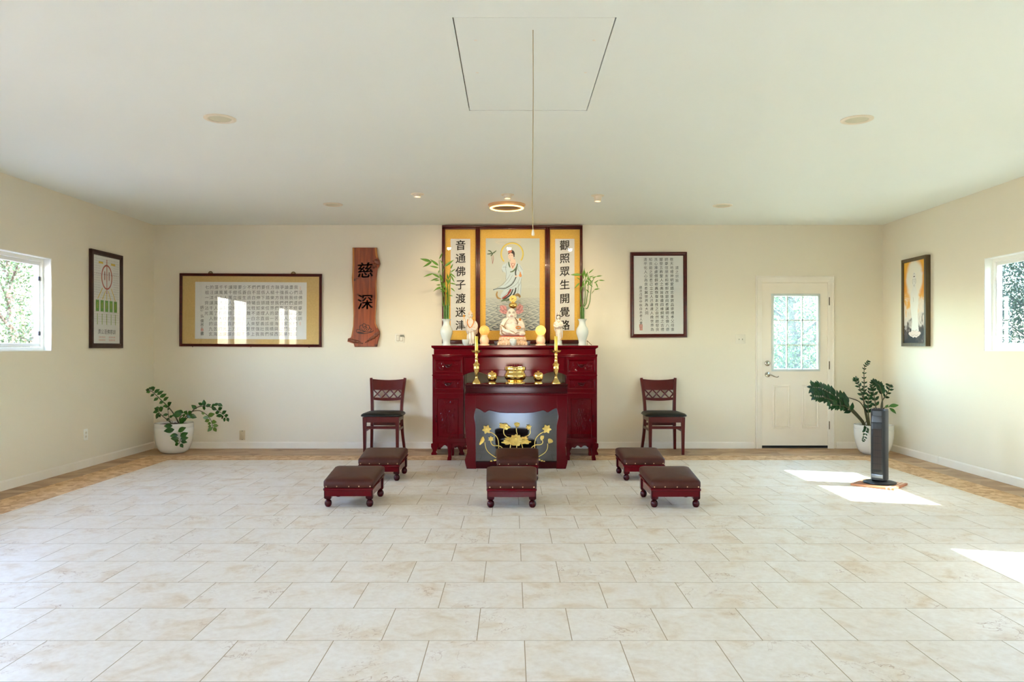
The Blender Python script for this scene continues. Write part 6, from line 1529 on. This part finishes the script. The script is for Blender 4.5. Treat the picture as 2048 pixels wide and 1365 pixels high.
frond(lt_, LPth([(680, 735), (710, 750), (770, 840), (805, 930), (800, 1015)], -0.05, -0.24), 0.006, 0.003, LV([(728, 800, 590, 820), (780, 832, 900, 768), (810, 902, 925, 848), (816, 940, 925, 922), (820, 972, 910, 992), (815, 1010, 872, 1062), (792, 1002, 718, 1038), (795, 972, 702, 962), (792, 932, 688, 930), (782, 882, 666, 895), (700, 745, 588, 745)], -0.23, 0.065), m_leaf)
for pts in ([(600, 735), (590, 690), (560, 715)], [(620, 740), (640, 720), (690, 735)]): frond(lt_, LPth(pts, -0.05, -0.07), 0.003, 0.002, None, m_leaf)
# right plant
YR = 9.0
rt_, rtop = zz_pot(1747.5, 912, 37, [(19, 0), (22, 1.5), (27, 5), (30.5, 11), (34, 22), (36, 33), (36.8, 43), (37.0, 50), (36.5, 50.6), (37.0, 51.4), (36.9, 59)], 'white pot with dark spreading plant beside the door, behind the tower fan', YR)
RQ = px_map(1590, 700, 4.55, YR, rt_.location)
def RP(pts, d0=0.0, d1=0.0):
    n = len(pts); return [RQ(u, v, d0 + (d1 - d0) * i / (n - 1)) for i, (u, v) in enumerate(pts)]
for i, (pts, d, t0, n, L, w) in enumerate((
    ([(640, 690), (600, 630), (480, 510), (330, 415), (220, 352), (130, 338)], -0.1, 0.42, 15, 0.15, 0.072),
    ([(630, 690), (590, 640), (450, 510), (320, 462), (210, 425), (115, 412)], -0.2, 0.4, 15, 0.13, 0.062),
    ([(620, 690), (570, 640), (420, 515), (330, 494), (225, 488)], -0.3, 0.42, 11, 0.12, 0.055),
    ([(665, 690), (640, 560), (632, 440), (640, 320), (645, 170), (685, 115)], 0.05, 0.45, 11, 0.06, 0.026),
    ([(670, 690), (640, 520), (600, 380), (565, 290), (548, 268)], 0.0, 0.35, 9, 0.075, 0.036),
    ([(680, 690), (660, 560), (655, 450), (670, 370)], -0.05, 0.3, 7, 0.09, 0.05),
    ([(740, 690), (735, 520), (712, 380), (700, 310)], 0.0, 0.35, 7, 0.085, 0.04),
    ([(780, 690), (795, 520), (790, 420), (770, 330), (715, 292)], 0.0, 0.55, 10, 0.085, 0.05),
    ([(780, 690), (795, 490), (850, 410), (885, 345), (890, 330)], 0.08, 0.4, 6, 0.085, 0.04))):
    p = RP(pts, 0.0, d); frond(rt_, p, 0.009, 0.003, pinnate(p, t0, n, L, w, 20 + i), m_leaf_dk)
frond(rt_, RP([(650, 690), (600, 640), (560, 715), (545, 770), (530, 800)], -0.1, -0.26), 0.005, 0.002, pinnate(RP([(575, 690), (560, 715), (545, 770), (530, 800)], -0.22, -0.26), 0.0, 7, 0.05, 0.03, 50), m_leaf_dk)
frond(rt_, RP([(670, 690), (660, 600), (610, 490), (540, 450), (455, 432)], 0.0, 0.05), 0.007, 0.004, None, m_leaf_dk)
frond(rt_, RP([(790, 690), (800, 540), (850, 520), (870, 510)], 0.0, -0.02), 0.006, 0.003, [(RQ(845, 515, -0.02), RQ(930, 500, -0.04), 0.05, (0, -1, 0.6)), (RQ(850, 528, -0.02), RQ(900, 578, -0.06), 0.05, (0.3, -1, 0.5)), (RQ(820, 530), RQ(850, 500), 0.03, (0, -1, 0.5))], M('bright leaf', (58, 116, 34), 0.3, coat=0.3))

# ------------------------------------------------------------------ tower fan on a wooden board
FA = math.radians(-44)
bt = thing('wooden_board', 'square reddish wooden board lying under the tower fan', 'board', (3.335, 6.95, 0), FA)
m_bd = [M('red brown board strip', (192, 128, 88), 0.5, var=((4, 40, 4), (176, 108, 70), 0.25)), M('pale board strip', (228, 198, 160), 0.5)]
x = -0.185
for k, (wd, mi) in enumerate(((0.3, 0), (0.016, 1), (0.02, 0), (0.014, 1), (0.02, 0))):
    MB().box(x, x + wd, -0.185, 0.185, 0.0, 0.019).build('strip', m_bd[mi], bt, smooth=0); x += wd
m_fan = M('dark grey fan plastic', (28, 29, 32), 0.4, spec=0.3); m_fan_s = M('grey silver fan side', (34, 36, 40), 0.36, spec=0.35); m_fan_g = M('black grille', (20, 20, 22), 0.3)
m_fan_in = M('brown fan drum', (66, 44, 36), 0.5)
fan = thing('tower_fan', 'black and grey tower fan standing on wooden board in the sun', 'fan', (3.345, 6.96, 0.019), FA)
MB().lathe([(0.138, 0.0), (0.142, 0.006), (0.14, 0.014), (0.11, 0.022), (0.06, 0.028), (0.055, 0.04)], 40).build('base', m_fan, fan)
def fr_(z, s=1.0, w=0.126, d=0.135): return [(a * s, b * s, z) for a, b in rrect(w, d, 0.03, 4)]
MB().loft([fr_(0.03, 0.9), fr_(0.036, 1.0), fr_(0.655, 1.0), fr_(0.672, 0.96), fr_(0.676, 0.9)]).build('body', m_fan_s, fan)
fx = -0.069
MB().box(-0.05, 0.05, fx, fx + 0.012, 0.09, 0.62, 0.006).build('front_panel', m_fan_g, fan)
MB().box(-0.034, 0.04, fx - 0.003, fx + 0.004, 0.13, 0.5).build('drum', m_fan_in, fan)
gr = MB()
for k in range(12): x = -0.046 + k * 0.0084; gr.tube([(x, fx - 0.006, 0.1), (x, fx - 0.009, 0.33), (x, fx - 0.006, 0.56)], 0.0016, 5)
for k in range(8): z = 0.12 + k * 0.062; gr.tube([(-0.05, fx - 0.006, z), (0.05, fx - 0.006, z)], 0.0018, 5)
gr.build('grille', m_fan, fan)
MB().box(-0.05, 0.05, fx - 0.001, fx + 0.01, 0.05, 0.088, 0.004).build('silver_band', M('silver fan trim', (110, 112, 114), 0.3, metal=0.6), fan)
for k in range(5): MB().lathe([(0.009, 0.0), (0.009, 0.007), (0.006, 0.009)], 12, (-0.04 + k * 0.02, -0.02, 0.675)).build('button', m_fan, fan)
MB().box(-0.045, 0.045, 0.055, 0.07, 0.57, 0.6, 0.004).build('rear_handle', m_fan, fan)
bpy.data.objects.remove(_fo)
